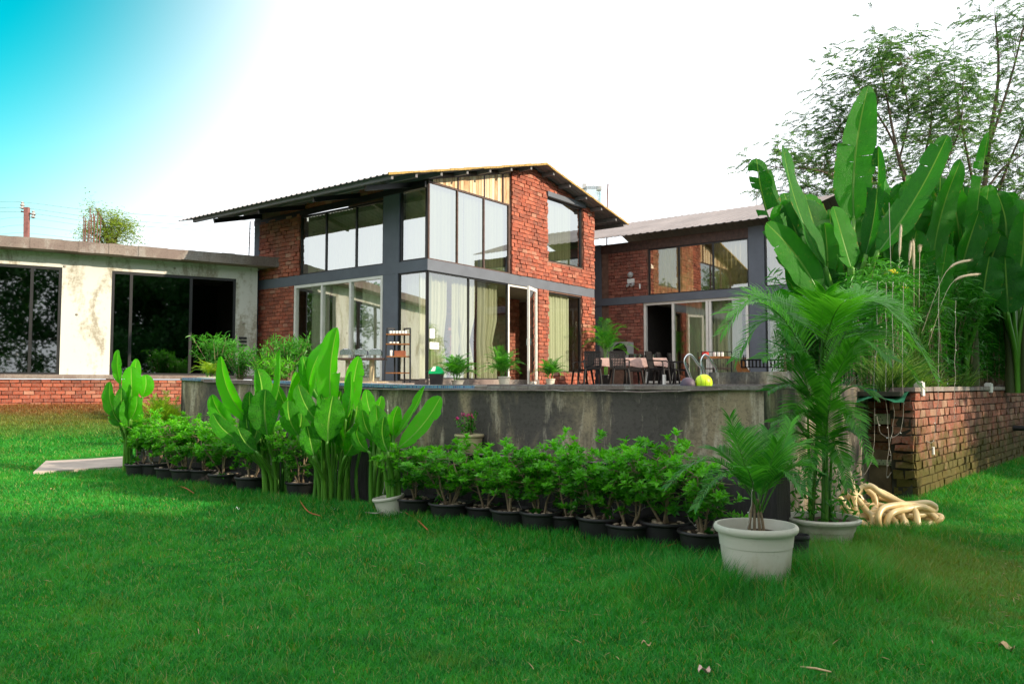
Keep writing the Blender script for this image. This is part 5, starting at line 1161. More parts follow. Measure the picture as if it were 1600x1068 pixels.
# ------------------------------------------------------------ trees
def airy_tree(base, limbs, label, seed, leafm, nleaf, Ls=.09, twig=.55, name='feathery_tree', cat='tree', rtrunk=.16, Y=22, group=None, pods=40):
    R = random.Random(seed); root = thing(name, base, label, cat, group); tr = MB(); lf_ = MB(); pts = []
    for (P, r) in limbs:
        C = spline(P, 16); tr.tube(C, [lerp(r, r*.18, k/16) for k in range(17)], 6, 0, .5)
        for j in range(5, 17):
            for _ in range(6 if j > 7 else 3):
                d = (rvec(R)*V((1, .8, .6))+V((0,0,.35))).normalized(); L = R.uniform(.5, 1.3)*twig*(1.5-.5*j/16); q = C[j]+d*L*.5+rvec(R)*.05; e = C[j]+d*L+V((0,0,-.12))*L
                tr.tube([C[j], q, e], [.012, .008, .004], 3, 0, .5, cap=False)
                for t in (.45, .7, .9, 1.0): pts.append((C[j].lerp(q, t*2) if t < .5 else q.lerp(e, t*2-1), d))
                for _ in range(2):
                    d2 = (d+rvec(R)*.9).normalized(); e2 = e+d2*L*.55; tr.tube([e, e2], [.005, .003], 3, 0, .5, cap=False); pts += [(e.lerp(e2, .5), d2), (e2, d2)]
    per = max(1, nleaf//len(pts))
    for p, d in pts:
        if R.random() < .12: continue
        rn = R.uniform(0, 1)
        sp = d.cross(V((0,0,1))); sp = sp.normalized() if sp.length > .1 else V((1,0,0)); dr = (d*V((1,1,.2))+V((0,0,-.12))+rvec(R)*.4).normalized()
        for k in range(per): # a little feather: leaflets in pairs along a drooping rachis
            s = (k//2+.5)/(per/2); side = 1 if k % 2 else -1; q = p+dr*s*Ls*3.4+V((0,0,-.08))*s*s; dd = (sp*side+dr*.5+rvec(R)*.35).normalized()
            oval(lf_, q, dd, (V((0,0,1))+rvec(R)*.6).normalized(), Ls*R.uniform(.7, 1.2), Ls*.42, 0, min(1, max(0, rn+R.uniform(-.2, .2))))
    tr.build('trunk', MT['bark_dark'], root, smooth='all'); lf_.build('crown', leafm, root)
    if pods:
        pm_ = MB()
        for _ in range(pods): p, d = R.choice(pts); pm_.tube([p, p+V((R.uniform(-.04,.04), 0, -R.uniform(.4, .9)))], .011, 4, 0, .3)
        o = pm_.build('seed_pods', MT['bark_dark'], root); o['kind'] = 'stuff'
    return root
Yt = 34
def LM(pts, r, Y=Yt, j=0): return ([at(x, y, Y+j*k/len(pts)) for k, (x, y) in enumerate(pts)], r)
b0 = at(1440, 590, Yt); b0.z = E-.5
airy_tree(b0, [LM([(1440,620), (1437,450), (1425,330), (1400,230), (1372,75)], .15, j=-1), LM([(1435,440), (1400,340), (1340,240), (1300,185)], .08, j=1), LM([(1428,400), (1370,320), (1290,270), (1212,262)], .07, j=-1.5),
 LM([(1430,380), (1440,270), (1455,190), (1450,120)], .08, j=1.5), LM([(1425,300), (1390,210), (1350,150), (1335,120)], .06, j=-1), LM([(1435,420), (1350,330), (1290,250), (1320,210)], .06, j=1), LM([(1400,420), (1330,380), (1270,330), (1235,300)], .05, j=-1),
 LM([(1436,360), (1475,260), (1500,200), (1505,130)], .06, j=-1), LM([(1405,250), (1420,180), (1410,120), (1425,90)], .05, j=.5)], 'airy feathery tree with drooping leaves standing behind the tallest banana plant', 71, MT['tree_leaf'], 140000, .10, twig=1.2)
b1_ = at(1535, 590, 38); b1_.z = E-.5
airy_tree(b1_, [LM([(1535,620), (1530,400), (1545,230), (1560,120), (1555,25)], .17, 38), LM([(1532,420), (1560,300), (1600,200), (1640,120)], .09, 38, 1), LM([(1535,350), (1515,260), (1500,180), (1490,110)], .08, 38, -1), LM([(1535,400), (1580,330), (1620,300), (1660,280)], .08, 38, 1),
 LM([(1545,230), (1580,120), (1600,40), (1620,-30)], .07, 38, -1), LM([(1538,300), (1570,260), (1600,240), (1640,200)], .06, 38, 0), LM([(1535,450), (1500,380), (1490,300), (1480,250)], .06, 38, 1)], 'taller thin branched tree with hanging seed pods behind the banana plants at the right edge', 73, MT['tree_leaf'], 90000, .11, twig=1.35, pods=90)
b2_ = at(1230, 600, 30); b2_.z = E-.5
b3_ = at(172, 600, 42); b3_.z = 0
airy_tree(b3_, [LM([(172,600), (172,420), (165,360), (152,328)], .2, 42), LM([(172,410), (182,370), (190,350)], .1, 42, 1), LM([(170,420), (160,380), (145,365)], .1, 42, 0), LM([(172,400), (175,365), (172,345)], .1, 42, 0)], 'distant yellow green tree showing above the flat concrete roof', 75, MT['yellow_tree_leaf'], 7000, .15, twig=.5, pods=0)
def make_shade_tree(seed, h, rad_, n):
    R = random.Random(seed); root = thing('shade_tree', (0,0,0), 'dense dark tree beyond the lawn, mirrored in the glass of the buildings', 'tree', 'dense trees around the lawn'); tr = MB(); lf_ = MB()
    tr.tube([(0,0,-.3), (.1,0,h*.25), (0,.1,h*.5), (.1,0,h*.8)], [.28, .22, .15, .05], 9, 0)
    cl = [V((R.gauss(0, .45)*rad_, R.gauss(0, .45)*rad_, h*R.uniform(.25, .97))) for _ in range(60)]
    for c in cl[:22]: tr.tube([(0, 0, c.z*.6), V((c.x*.5, c.y*.5, c.z*.85)), c], [.09, .05, .02], 5, 0, 0, cap=False)
    for i in range(n):
        c = R.choice(cl); p = c+rvec(R)*(.35+.7*R.random())*rad_*.33; 
        if p.z < h*.12: continue
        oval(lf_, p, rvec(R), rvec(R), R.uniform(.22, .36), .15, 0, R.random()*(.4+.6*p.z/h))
    tr.build('trunk', MT['bark_dark'], root, smooth='all'); lf_.build('crown', MT['dark_tree_leaf'], root); return root
SH = make_shade_tree(5, 9.5, 3.2, 15000)
for k, (x, y, s) in enumerate(SHADE): place(SH, k > 0, (x, y, 0), k*1.3, s)
# ------------------------------------------------------------ shrubs by the corner of the house
def make_shrub(seed, h, w, n, lm_, L=.05, narrow_=False, label='', base=(0,0,0)):
    R = random.Random(seed); root = thing('garden_shrub', base, label, 'shrub'); st = MB(); lf_ = MB(); tips = []
    for k in range(26):
        a = R.uniform(0, 2*pi); p = V(base); d = V((cos(a)*w*R.random(), sin(a)*w*.7*R.random(), h*R.uniform(.6, 1.05))); P = [p, p+d*.5+V((0,0,h*.08)), p+d]; st.tube(P, [.01, .007, .003], 4, 0, 0, cap=False)
        for t in (.35, .5, .65, .8, .9, 1.0): tips.append(p+d*t+V((0,0,.08*h*math.sin(t*pi))))
    for i in range(n):
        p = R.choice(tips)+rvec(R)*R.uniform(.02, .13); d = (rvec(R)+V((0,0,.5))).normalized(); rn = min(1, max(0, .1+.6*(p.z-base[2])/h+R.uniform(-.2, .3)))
        if narrow_: narrow(lf_, p, d, L*2.6, L*.32, R, rn)
        else: oval(lf_, p, d, rvec(R), L*R.uniform(.7, 1.3), L*.45, 0, rn)
    st.build('stems', MT['bark'], root); lf_.build('leaves', lm_, root); return root
for k, (x, Y, h, w, n, nr, lb) in enumerate(((338,17.8,1.0,.55,1700,True,'feathery dark green shrub in front of the open black door'), (375,17.6,.75,.5,1500,False,'fine leaved grey green shrub at the foot of the white pillar'), (415,17.4,.8,.6,1700,False,'bushy shrub below the left brick panel of the house'), (450,17.6,.95,.6,1700,True,'tall wispy shrub just left of the white sliding door'), (430,16.8,.5,.5,900,True,'low light green shrub on the terrace edge behind the banana clump'))):
    p = at(x, 600, Y); p.z = TZ; make_shrub(400+k, h, w, n, MT['hedge_leaf'] if k in (4,) else MT['bamboo_leaf'], .055, nr, lb, tuple(p))
p = at(330, 594, 15.6); p.z = TZ; fpot = potted('potted_palm', p, .26, .14, 'low white bowl with a small light green palm near the left end of the terrace', MT['white_pot'], ring=False); palm(fpot, p+V((0,0,.1)), 4, 5, .42, .08, 21, leaflet=.14, wid=.013, npair=14, mats=[MT['palm_yellow'], MT['banana_stem']])
# pink flower pot on the ledge
p = F(6.62, 0, 0); kk = ray(735, 690); kk = kk.x/kk.y; u_ = 6.62*(kk*RV.y-RV.x)/(UV_.x-kk*UV_.y); p = F(6.60, u_, .64)
ff_ = potted('potted_flower', p, .155, .19, 'cream pot with pink flowers standing on the ledge against the pool wall', MT['cream_pot'], 'flower pot', ring=False)
R = random.Random(3); st = MB(); lf_ = MB(); ft = MB()
for k in range(7):
    a = R.uniform(0, 6.3); q = p+V((cos(a)*.03, sin(a)*.02, .16)); e = q+V((cos(a)*R.uniform(.02, .13), sin(a)*.06, R.uniform(.18, .33))); st.tube([q, q.lerp(e, .5), e], .005, 4)
    for _ in range(34):
        c = q.lerp(e, R.uniform(.25, 1)); oval(lf_, c, rvec(R), rvec(R), R.uniform(.03, .06), .018, 0, R.random())
    if k < 5:
        for _ in range(16): oval(ft, e+rvec(R)*.012, (rvec(R)+V((0,-.3,.5))).normalized(), rvec(R), .026, .02)
st.build('stems', MT['bark'], ff_); lf_.build('leaves', MT['palm_leaf'], ff_); ft.build('flowers', MT['petal'], ff_)
# ------------------------------------------------------------ hose pile
b = MB(); R = random.Random(19); Yh = 7.75; r_h = .030
hp = [[(1340,745,.30,0), (1346,775,.22,0), (1352,800,.12,-.1)],]
def hpt(x, y, dy=0): return at(x, y, Yh+dy)
paths = [
 [(1325,737,.1), (1332,760,.05), (1336,790,0), (1345,815,-.1), (1362,826,-.15), (1362,808,-.1), (1352,795,-.05), (1338,775,.05), (1345,762,.08), (1360,760,.05), (1380,772,0), (1405,782,-.05), (1428,795,-.1), (1434,815,-.18), (1432,832,-.2)],
 [(1310,775,.0), (1318,785,-.02), (1332,803,-.06), (1350,817,-.1), (1368,815,-.08), (1400,800,0), (1430,793,.1), (1455,790,.1), (1460,797,.05), (1440,803,0), (1410,806,-.05), (1385,818,-.1), (1372,830,-.15)],
 [(1378,832,-.25), (1372,812,-.25), (1378,795,-.2), (1395,788,-.15), (1425,788,-.05), (1450,786,0), (1462,792,.02)],
 [(1318,768,.15), (1330,780,.1), (1350,790,.1), (1375,790,.12), (1400,796,.1), (1435,806,.05), (1466,804,.05), (1468,812,.0), (1445,818,0), (1420,822,-.05), (1400,830,-.1)],
 [(1355,765,.2), (1365,775,.15), (1368,790,.1), (1360,803,.02), (1352,820,-.05), (1355,832,-.1)],
 [(1345,765,.25), (1370,764,.25), (1400,780,.2), (1430,800,.1), (1455,812,.0), (1448,826,-.08), (1425,832,-.12)],
 [(1325,800,.0), (1345,808,-.02), (1368,803,-.05), (1390,808,-.1), (1400,820,-.2), (1398,834,-.22)],
 [(1405,834,-.2), (1412,815,-.18), (1408,800,-.1), (1420,795,-.02), (1450,797,.02)], [(1316,790,.12), (1340,812,.12), (1370,822,.05), (1410,800,.02), (1450,802,.0), (1464,812,-.05)], [(1330,758,.2), (1350,785,.18), (1372,802,.1), (1405,815,.0), (1440,824,-.1), (1456,818,-.1)], [(1372,776,.2), (1398,786,.18), (1420,808,.1), (1424,826,.0), (1418,836,-.05)],
 [(1388,836,-.26), (1386,815,-.24), (1396,800,-.2), (1415,795,-.12), (1440,792,-.05), (1458,798,.0)], [(1330,822,.05), (1350,806,.0), (1380,798,-.05), (1410,810,-.15), (1420,832,-.2)], [(1340,830,.0), (1370,825,.1), (1400,815,.15), (1440,812,.15), (1465,806,.12)],
 [(1320,815,.1), (1345,825,.12), (1390,826,.15), (1430,822,.12), (1452,816,.1)]]
Rh = random.Random(5)
for k in range(0):                            # more loose loops through the pile
    x, y = Rh.uniform(1335, 1420), Rh.uniform(792, 822); a0 = Rh.uniform(0, 6); P = []
    for j in range(Rh.randint(5, 8)): P.append((min(1462, max(1312, x+Rh.uniform(28, 48)*cos(a0+j*.6))), min(828, max(778, y+Rh.uniform(12, 22)*sin(a0+j*.6))), Rh.uniform(-.08, .3)+.18*sin(a0+j*.6)))
    paths.append(P)
for P in paths: b.tube(spline([hpt(x, y+random.uniform(-1.5, 1.5), dy) for x, y, dy in P], 8*len(P)), r_h, 10, 0, R.random())
m = M_('cream_hose'); n_ = m.noise(m.coord('POS'), 3, 3); hm = m.pbr(m.ramp(n_, [(.35, (.66,.46,.20)), (.65, (.80,.64,.36))]), .3, 0, None, .5)
tag(b.build('hose', hm, smooth='all'), 'tangled pile of thick cream hose on the grass by the planter corner', 'hose')
# ------------------------------------------------------------ dining set on the terrace
def make_chair():
    r = thing('plastic_chair', (0,0,0), '-', 'chair', 'black plastic chairs round the dining table'); m_ = plain('black_chair_plastic', (.007,.006,.007), .62, var=.2, bump=.03, spec=.3)
    b = MB(); b.box((0,0,.41), .44, .43, .035); b.box((0,.0,.395), .40, .40, .016); b.build('seat', m_, r)
    for sx in (-1, 1):
        for sy in (-1, 1): b = MB(); b.tube([V((sx*.19, sy*.19, .42)), V((sx*.235, sy*(.235 if sy < 0 else .25), 0))], [.036, .028], 6); b.build('leg', m_, r)
    b = MB(); f = lambda x, z: V((x, .20+(z-.42)*.24, z))
    for sx in (-1, 1): b.bar(f(sx*.2, .42), f(sx*.205, .89), .035, .03)
    b.bar(f(-.2, .885), f(.2, .885), .03, .05); b.bar(f(-.2, .47), f(.2, .47), .025, .04)
    for k in range(9): b.bar(f(-.17+.0425*k, .47), f(-.17+.0425*k, .885), .026, .01)
    for k in range(9): b.bar(f(-.2, .51+.042*k)+V((0,.004,0)), f(.2, .51+.042*k)+V((0,.004,0)), .008, .026)
    b.build('backrest', m_, r)
    for sx in (-1, 1): b = MB(); b.tube([f(sx*.21, .66), V((sx*.235, .10, .655)), V((sx*.235, -.12, .645)), V((sx*.23, -.19, .60)), V((sx*.215, -.19, .43))], .018, 6); b.build('armrest', m_, r, smooth='all')
    return r
CH = make_chair()
ch = [(926,21.2,pi*.97,'black plastic chair with back to the pool, leftmost at the dining table'), (968,21.3,pi*1.02,'black plastic chair with its back to the pool in front of the table centre'),
 (1030,21.6,pi*1.33,'nearest of the three sideways black plastic chairs at the right end of the table'), (1046,22.3,pi*1.36,'middle chair of the three turned sideways at the right end of the table'), (1063,22.9,pi*1.38,'farthest right of the three sideways chairs, beside the pool ladder'),
 (910,22.8,pi*.6,'half hidden black plastic chair by the brick pier at the left end of the table'), (990,23.9,.1,'black plastic chair on the far side of the table, the left one'), (1018,24.0,-.1,'black plastic chair on the far side of the table, the right one')]
for k, (x, Y, rz, lb) in enumerate(ch):
    p = at(x, 600, Y); p.z = TZ; place(CH, k > 0, p, rz+pi, 1.0, lb)
tp = at(985, 600, 22.6); tp.z = TZ
tb = thing('dining_table', tp, 'rectangular dining table under a pale pink cloth among black chairs', 'table'); b = MB(); b.box(tp+V((0,0,.70)), 1.9, .95, .03, -.1); b.build('tabletop', MT['wood'], tb)
for sx in (-.85, .85):
    for sy in (-.38, .38): b = MB(); q = tp+Matrix.Rotation(-.1, 3, 'Z')@V((sx, sy, 0)); b.box(q, .05, .05, .70); b.build('leg', MT['black_metal'], tb)
b = MB(); n = 56; rows = []; Mr = Matrix.Rotation(-.1, 3, 'Z')
for s_, z_, wv in ((.0, .742, 0), (.9, .742, 0), (1.0, .738, 0), (1.03, .66, .3), (1.04, .58, .7), (1.05, .50, 1)):
    row = []
    for j in range(n):
        a = 2*pi*j/n; c_, sn = cos(a), sin(a); k_ = 1/max(abs(c_), abs(sn)); x, y = c_*k_, sn*k_
        row.append(tp+Mr@V((x*.97*max(s_, .001)*(1+.03*wv*sin(j*2.3)), y*.50*max(s_, .001)*(1+.05*wv*sin(j*2.3)), z_+.03*wv*sin(j*1.1))))
    rows.append(row)
b.grid(rows, 0, None, 0, True); tag(b.build('tablecloth', MT['cloth'], smooth=True), 'pale pink patterned cloth hanging over the dining table edges', 'tablecloth')
for k, (x, dy) in enumerate(((949, -.2), (992, -.25), (1000, 0), (1016, -.1), (1022, .1), (964, .15))):
    q = at(x, 570, 22.6+dy); q.z = TZ+.745; b = MB(); b.lathe([(.001, .005), (.03, .005), (.036, .12), (.033, .12), (.028, .01)], q, 12); tag(b.build('drinking_glass', MT['clear'], smooth=True), ('leftmost upturned tumbler on the pink tablecloth', 'clear tumbler left of the close pair on the pink cloth', 'clear tumbler of the close pair at the middle of the cloth', 'clear tumbler left of the rightmost one on the cloth', 'rightmost clear tumbler on the pink tablecloth', 'tumbler behind the second front chair')[k], 'glass', 'tumblers on the dining table')
# outdoor air unit
q = fW.p((pw(953, 545)+pw(1000, 545))/2, TZ+.35, .55); ac = thing('air_conditioner_unit', V((q.x, q.y, TZ)), 'grey outdoor air conditioning unit with round fan grille behind the dining table', 'air conditioner')
fa = Face(V((q.x, q.y, 0)), UV_, -RV); az0 = fW.px(980, 562, .6)[1]; az1 = fW.px(980, 534, .6)[1]
b = MB(); b.fb(fa, -.52, .52, az0, az1, -.2, .2); 
for k in range(13): b.fb(fa, -.48, -.06, az0+.05+k*(az1-az0-.1)/13, az0+.05+(k+.5)*(az1-az0-.1)/13, .2, .212)
b.build('casing', MT['metal_grey'], ac)
b = MB(); cz = (az0+az1)/2
for rr_ in (.06, .1, .14, .18, .22, .25): b.tube([fa.p(.25+rr_*cos(j*pi/14), cz+rr_*sin(j*pi/14), .215) for j in range(29)], .006, 4)
for j in range(8): b.bar(fa.p(.25, cz, .22), fa.p(.25+.25*cos(j*pi/4), cz+.25*sin(j*pi/4), .22), .008, .008)
b.build('fan_grille', MT['black_metal'], ac)
b = MB(); b.lathe([(.001, 0), (.25, 0)], (0,0,0), 24); 
dk = MB(); dk.face([fa.p(.25+.25*cos(j*pi/12), cz+.25*sin(j*pi/12), .203) for j in range(24)]); dk.build('fan_opening', MT['black_plastic'], ac)
b = MB(); b.fb(fa, -.5, .5, TZ, az0, -.18, .18); b.build('stand', MT['mortar'], ac)
# pool ladder
ld = thing('pool_ladder', at(1092, 600, 13.6)*V((1,1,0))+V((0,0,TZ)), 'pair of curved polished steel handrails at the pool edge beside the balls', 'pool ladder')
for k, pts in enumerate((((1085,603), (1075,580), (1070,565), (1073,556), (1080,555), (1090,568), (1096,578), (1094,603)), ((1110,603), (1100,580), (1096,565), (1100,555), (1106,557), (1113,568), (1119,578), (1120,603)))):
    b = MB(); b.tube(spline([at(x, y, 13.6-.0*i) for i, (x, y) in enumerate(pts)], 40), .021, 10); b.build('handrail', MT['steel'], ld, smooth='all')
b = MB(); q = at(1038, 603, 13.9); b.tube([q-V((0,0,.05)), q+V((0,0,.20))], .03, 10); tag(b.build('post', MT['white_frame'], smooth=True), 'short white post on the pool edge left of the balls', 'post')
m = M_('ball_skin'); w_ = m.n('ShaderNodeTexWave'); m.l(m.coord('Object', (1,1,1)), w_.inputs[0]); w_.inputs['Scale'].default_value = 7; w_.inputs['Distortion'].default_value = 1.5
bmt = m.pbr(m.ramp(w_.outputs['Fac'], [(.0, (.2,.28,.0)), (.06, (.62,.80,.02))]), .4)
for x, y, r_, mt_, lb in ((1099.5, 598, .102, bmt, 'bright yellow green ball floating at the pool edge'), (1075, 601.5, .092, plain('purple_ball_skin', (.08,.05,.075), .5, var=.2), 'dull purple ball floating left of the bright yellow one')):
    b = MB(); b.ball((0,0,0), r_*.93, 14); o = b.build('ball', mt_, smooth='all'); o.location = at(x, y, 8.75); tag(o, lb, 'ball')
# waste bin
q = at(682, 600, 17.9)*V((1,1,0))+V((0,0,TZ)); bn = thing('waste_bin', q, 'small black waste bin with a green and white swing lid by the glass corner', 'bin')
b = MB(); b.hexa([q+V((x*.13, y*.11, 0)) for x, y in ((-1,-1), (1,-1), (1,1), (-1,1))]+[q+V((x*.155, y*.13, .24)) for x, y in ((-1,-1), (1,-1), (1,1), (-1,1))]); b.build('body', MT['black_plastic'], bn)
b = MB(); rows = [[q+V((x, y, .24+.17*z)) for x, z in ((-.17, 0), (-.155, .35), (-.10, .8), (-.03, 1), (.03, 1), (.10, .8), (.155, .35), (.17, 0))] for y in (-.14, .14)]; b.grid(rows); b.face(rows[0][::-1]); b.face(rows[1]); b.build('lid', MT['green_plastic'], bn)
b = MB(); b.face([q+V((-.12, -.145, .30)), q+V((-.02, -.145, .30)), q+V((.0, -.145, .40)), q+V((-.06, -.145, .40))]); b.build('flap', MT['paper'], bn)
# ladder shelf
q = at(622, 600, 18.1)*V((1,1,0))+V((0,0,TZ)); sh = thing('ladder_shelf', q, 'black framed leaning shelf rack with orange wooden shelves holding cups', 'shelf'); Yq = 18.1
sx0, sx1 = at(601, 600, Yq).x-q.x, at(644, 600, Yq).x-q.x
for sx in (sx0+.12*(0), sx1-.0):
    s_ = 1 if sx > 0 else -1; b = MB(); b.bar(q+V((sx-.02*s_, -.2, -.02)), q+V((sx-.05*s_, -.02, 1.28)), .035, .03); b.bar(q+V((sx-.2*s_, .2, -.02)), q+V((sx-.2*s_, .1, 1.28)), .035, .03); b.bar(q+V((sx-.05*s_, -.02, 1.27)), q+V((sx-.2*s_, .1, 1.27)), .03, .03); b.build('side_frame', MT['black_metal'], sh)
for z, d_ in ((.25, .2), (.62, .17), (.90, .14), (1.12, .10)): b = MB(); b.box(q+V((0, .02, z)), (sx1-sx0)*.86, .24, .025); b.build('shelf_board', MT['wood'], sh)
k = 0
for z, xs_c in ((1.145, (-.18, -.11, -.04, .03, .10, .16)), (.925, (-.18, -.10, -.02))):
    for x in xs_c:
        b = MB(); c = q+V((x, -.03, z)); hgt = .07 if z > 1 else .04; b.lathe([(.02, 0), (.032, .01), (.035, hgt), (.031, hgt), (.02, .01)], c, 12); o = b.build('cup', MT['paper'], smooth=True); tag(o, 'small white cup on the top board of the ladder shelf' if z > 1 else 'white saucer bowl on the second board of the ladder shelf', 'cup', 'cups on the top board of the shelf' if z > 1 else 'bowls on the second board of the shelf')
b = MB(); c = q+V((.04, 0, .645)); b.box(c, .24, .15, .12); o = b.build('caddy_box', MT['terracotta']); tag(o, 'reddish brown caddy box on the third board of the ladder shelf', 'box')
b = MB(); c = q+V((-.16, -.04, .645)); b.lathe([(.03, 0), (.034, .12), (.03, .13)], c, 12); tag(b.build('jar', MT['paper'], smooth=True), 'white jar beside the reddish caddy box on the ladder shelf', 'jar')
# buffet table with chafing dishes
q = at(566, 600, 18.2)*V((1,1,0))+V((0,0,TZ)); bt = thing('buffet_table', q, 'buffet table with thin top and pale pedestal legs in front of the white sliding door', 'table')
b = MB(); b.box(q+V((0,0,.56)), 1.05, .5, .04, .0); b.build('tabletop', MT['rust'], bt)
for x in (-.32, .22): b = MB(); b.lathe([(.14, 0), (.06, .03), (.055, .54), (.09, .56)], q+V((x, -.05, 0)), 14); b.build('pedestal', MT['cream_pot'], bt, smooth=True)
for k, x in enumerate((-.36, -.02, .30)):
    c = q+V((x, 0, .60)); r = thing('chafing_dish', c, ('left', 'middle', 'right')[k]+'most steel chafing dish on the buffet table' if k != 1 else 'steel chafing dish between two others on the buffet table', 'chafing dish', 'chafing dishes on the buffet table')
    b = MB(); b.box(c+V((0,0,.07)), .28, .2, .06); b.build('pan', MT['steel'], r); b = MB()
    for sx in (-1, 1):
        for sy in (-1, 1): b.bar(c+V((sx*.13, sy*.09, 0)), c+V((sx*.13, sy*.09, .08)), .012, .012)
    b.build('stand', MT['black_metal'], r); b = MB(); rows = [[c+V((.14*cos(a), y, .13+.09*sin(a))) for a in [pi*j/8 for j in range(9)]] for y in (-.1, .1)]; b.grid(rows); b.face(rows[0][::-1]); b.face(rows[1]); b.tube([c+V((-.04, -.105, .2)), c+V((.04, -.105, .2))], .01, 5); b.build('lid', MT['steel'], r, smooth=True)
# notices on the glass
for k, (x0, y0, x1, y1) in enumerate(((671.5, 513, 679, 528.5), (671.5, 534, 686, 545.5))):
    a0, z1 = fR.px(x0, y0, .004); a1, z0 = fR.px(x1, y1, .004); b = MB(); b.fb(fR, a0, a1, z0, z1, .001, .004)
    for j in range(3 if k else 0): zz = lerp(z1, z0, .3+.22*j); b.fb(fR, lerp(a0, a1, .35+.1*(j == 1)), lerp(a0, a1, .8), zz, zz-.012, .004, .0055, 1)
    tag(b.build('paper_notice', [MT['paper'], MT['ink']]), ['upper small blank white paper taped to the glass corner', 'lower wider white paper with lines of writing taped to the glass corner'][k], 'notice')
# floor and wall lamps
for (f, x, y, d, lb) in ((fL, 398, 417, .14, 'floodlight pair under the flat roof end beside the brick panel'), (fW, 985, 441, .12, 'security floodlight with camera on the brick wall of the wing')):
    a, z = f.px(x, y, d); r = thing('floodlight', f.p(a, z, 0), lb, 'lamp'); b = MB(); b.fb(f, a-.12, a+.12, z-.02, z+.12, .05, .12); b.build('housing', MT['paper'] if f is fW else MT['metal_grey'], r)
    for s_ in (-.08, .08): b = MB(); b.tube([f.p(a+s_, z-.06, .06), f.p(a+s_, z-.12, .2)], .045, 10); b.build('lamp_head', MT['metal_grey'], r, smooth='all')
    if f is fW: b = MB(); b.ball(f.p(a, z+.25, .12), .1, 7); b.build('sensor_dome', MT['metal_grey'], r, smooth='all')
a, z = fW.px(999, 447, .1); b = MB(); b.fb(fW, a-.02, a+.02, z-.08, z+.08, .05, .09); tag(b.build('switch_plate', MT['paper']), 'tiny white switch plate on the wing wall right of the floodlight', 'switch')
# trolley, wooden cart, block
q = at(1117, 600, 18.5)*V((1,1,0))+V((0,0,TZ)); tr_ = thing('serving_trolley', q, 'thin framed serving trolley with an orange top tray behind the pool ladder', 'trolley')
for z in (.16, .36, .60): b = MB(); b.box(q+V((0,0,z)), .66, .36, .02 if z < .5 else .05); b.build('tray', MT['wood'] if z > .5 else MT['rust'], tr_)
for sx in (-.34, .34):
    for sy in (-.18, .18): b = MB(); b.bar(q+V((sx, sy, 0)), q+V((sx, sy, .76)), .018, .018); b.build('upright', MT['black_metal'], tr_)
b = MB()
for k in range(12): b.bar(q+V((-.33+.06*k, -.18, .14)), q+V((-.33+.06*k, -.18, .6)), .006, .006)
b.bar(q+V((-.34, -.18, .75)), q+V((.34, -.18, .75)), .014, .014); b.build('wire_side', MT['black_metal'], tr_)
b = MB(); b.lathe([(.05, 0), (.09, .04), (.085, .11), (.001, .12)], q+V((-.22, 0, .65)), 14); tag(b.build('bowl', MT['red'], smooth=True), 'bright red bowl on the orange tray of the serving trolley', 'bowl')
for k, x in enumerate((.0, .09, .18)): b = MB(); b.lathe([(.03, 0), (.035, .1), (.03, .1)], q+V((x, 0, .65)), 10); tag(b.build('cup', MT['paper'], smooth=True), 'white cup in the row on the orange trolley tray', 'cup', 'cups on the trolley tray')
q = at(1176, 600, 16.5)*V((1,1,0))+V((0,0,TZ)); wc = thing('wooden_cart', q, 'low curved wooden cart with a dark slatted rail near the concrete block', 'cart')
b = MB(); side = [(-.32, .48), (-.27, .30), (-.18, .14), (-.02, .06), (.35, .04), (.38, .16), (.05, .18), (-.10, .25), (-.18, .36), (-.24, .50)]
for y in (-.2, .18):
    pf = [q+V((x, y, z)) for x, z in side]; pk = [p+V((0, .03, 0)) for p in pf]; b.face(pf); b.face(pk[::-1])
    for i in range(len(pf)): k_ = (i+1) % len(pf); b.face([pf[i], pk[i], pk[k_], pf[k_]])
b.box(q+V((.1, 0, .08)), .5, .36, .03); b.build('body', MT['wood'], wc)
b = MB(); b.bar(q+V((-.3, -.2, .50)), q+V((.75, -.2, .50)), .03, .03)
for k in range(14): b.bar(q+V((-.28+.075*k, -.2, .34)), q+V((-.28+.075*k, -.2, .50)), .03, .02)
b.bar(q+V((-.3, -.2, .35)), q+V((.75, -.2, .35)), .02, .02); b.build('rail', MT['black_metal'], wc)
for x in (-.05, .3): b = MB(); b.tube([q+V((x, -.24, .05)), q+V((x, -.2, .05))], .05, 12); b.build('wheel', MT['black_plastic'], wc)
b = MB(); c = F(11.9, -4.0, 0); b.box(c+V((0,0,E-.1)), 1.9, .8, .30, -.65); tag(b.build('concrete_block', MT['pool_concrete']), 'low rough concrete block at the right end of the pool behind the palm', 'block')
# ------------------------------------------------------------ roof clutter, pole, cables
for k, (x0, y0, x1, y1) in enumerate(((131,337,130,376), (134,340,133,376), (141,325,139,376), (143,335,142,376), (148,337,146,376), (146,333,147,376), (153,333,151,376), (158,338,155,376), (138,345,137,376), (133,350,132,376))):
    P = [at(x0, y0, 24.5+.08*k), at((x0+x1)/2+.4, (y0+y1)/2, 24.5+.08*k), at(x1, y1+4, 24.5+.08*k)]; b = MB(); b.tube(P, .016, 5); tag(b.build('rebar_rod', MT['rebar']), 'rusty reinforcing rod of the upright bundle on the flat concrete roof', 'rebar', 'reinforcing rods standing on the flat roof')
for k, (x, y0, y1, lb) in enumerate(((390, 346, 400, 'lone bent rod rising from the flat roof beside the brick house'), (949, 287, 325, 'thin mast behind the right slope of the brick house roof'))):
    Yk = (22.4, 31)[k]; b = MB(); b.tube([at(x+1, y0, Yk), at(x, (y0+y1)/2, Yk), at(x-1, y1+(0, 60)[k], Yk)], (.016, .025)[k], 5); tag(b.build('mast', MT['rebar']), lb, 'rod')
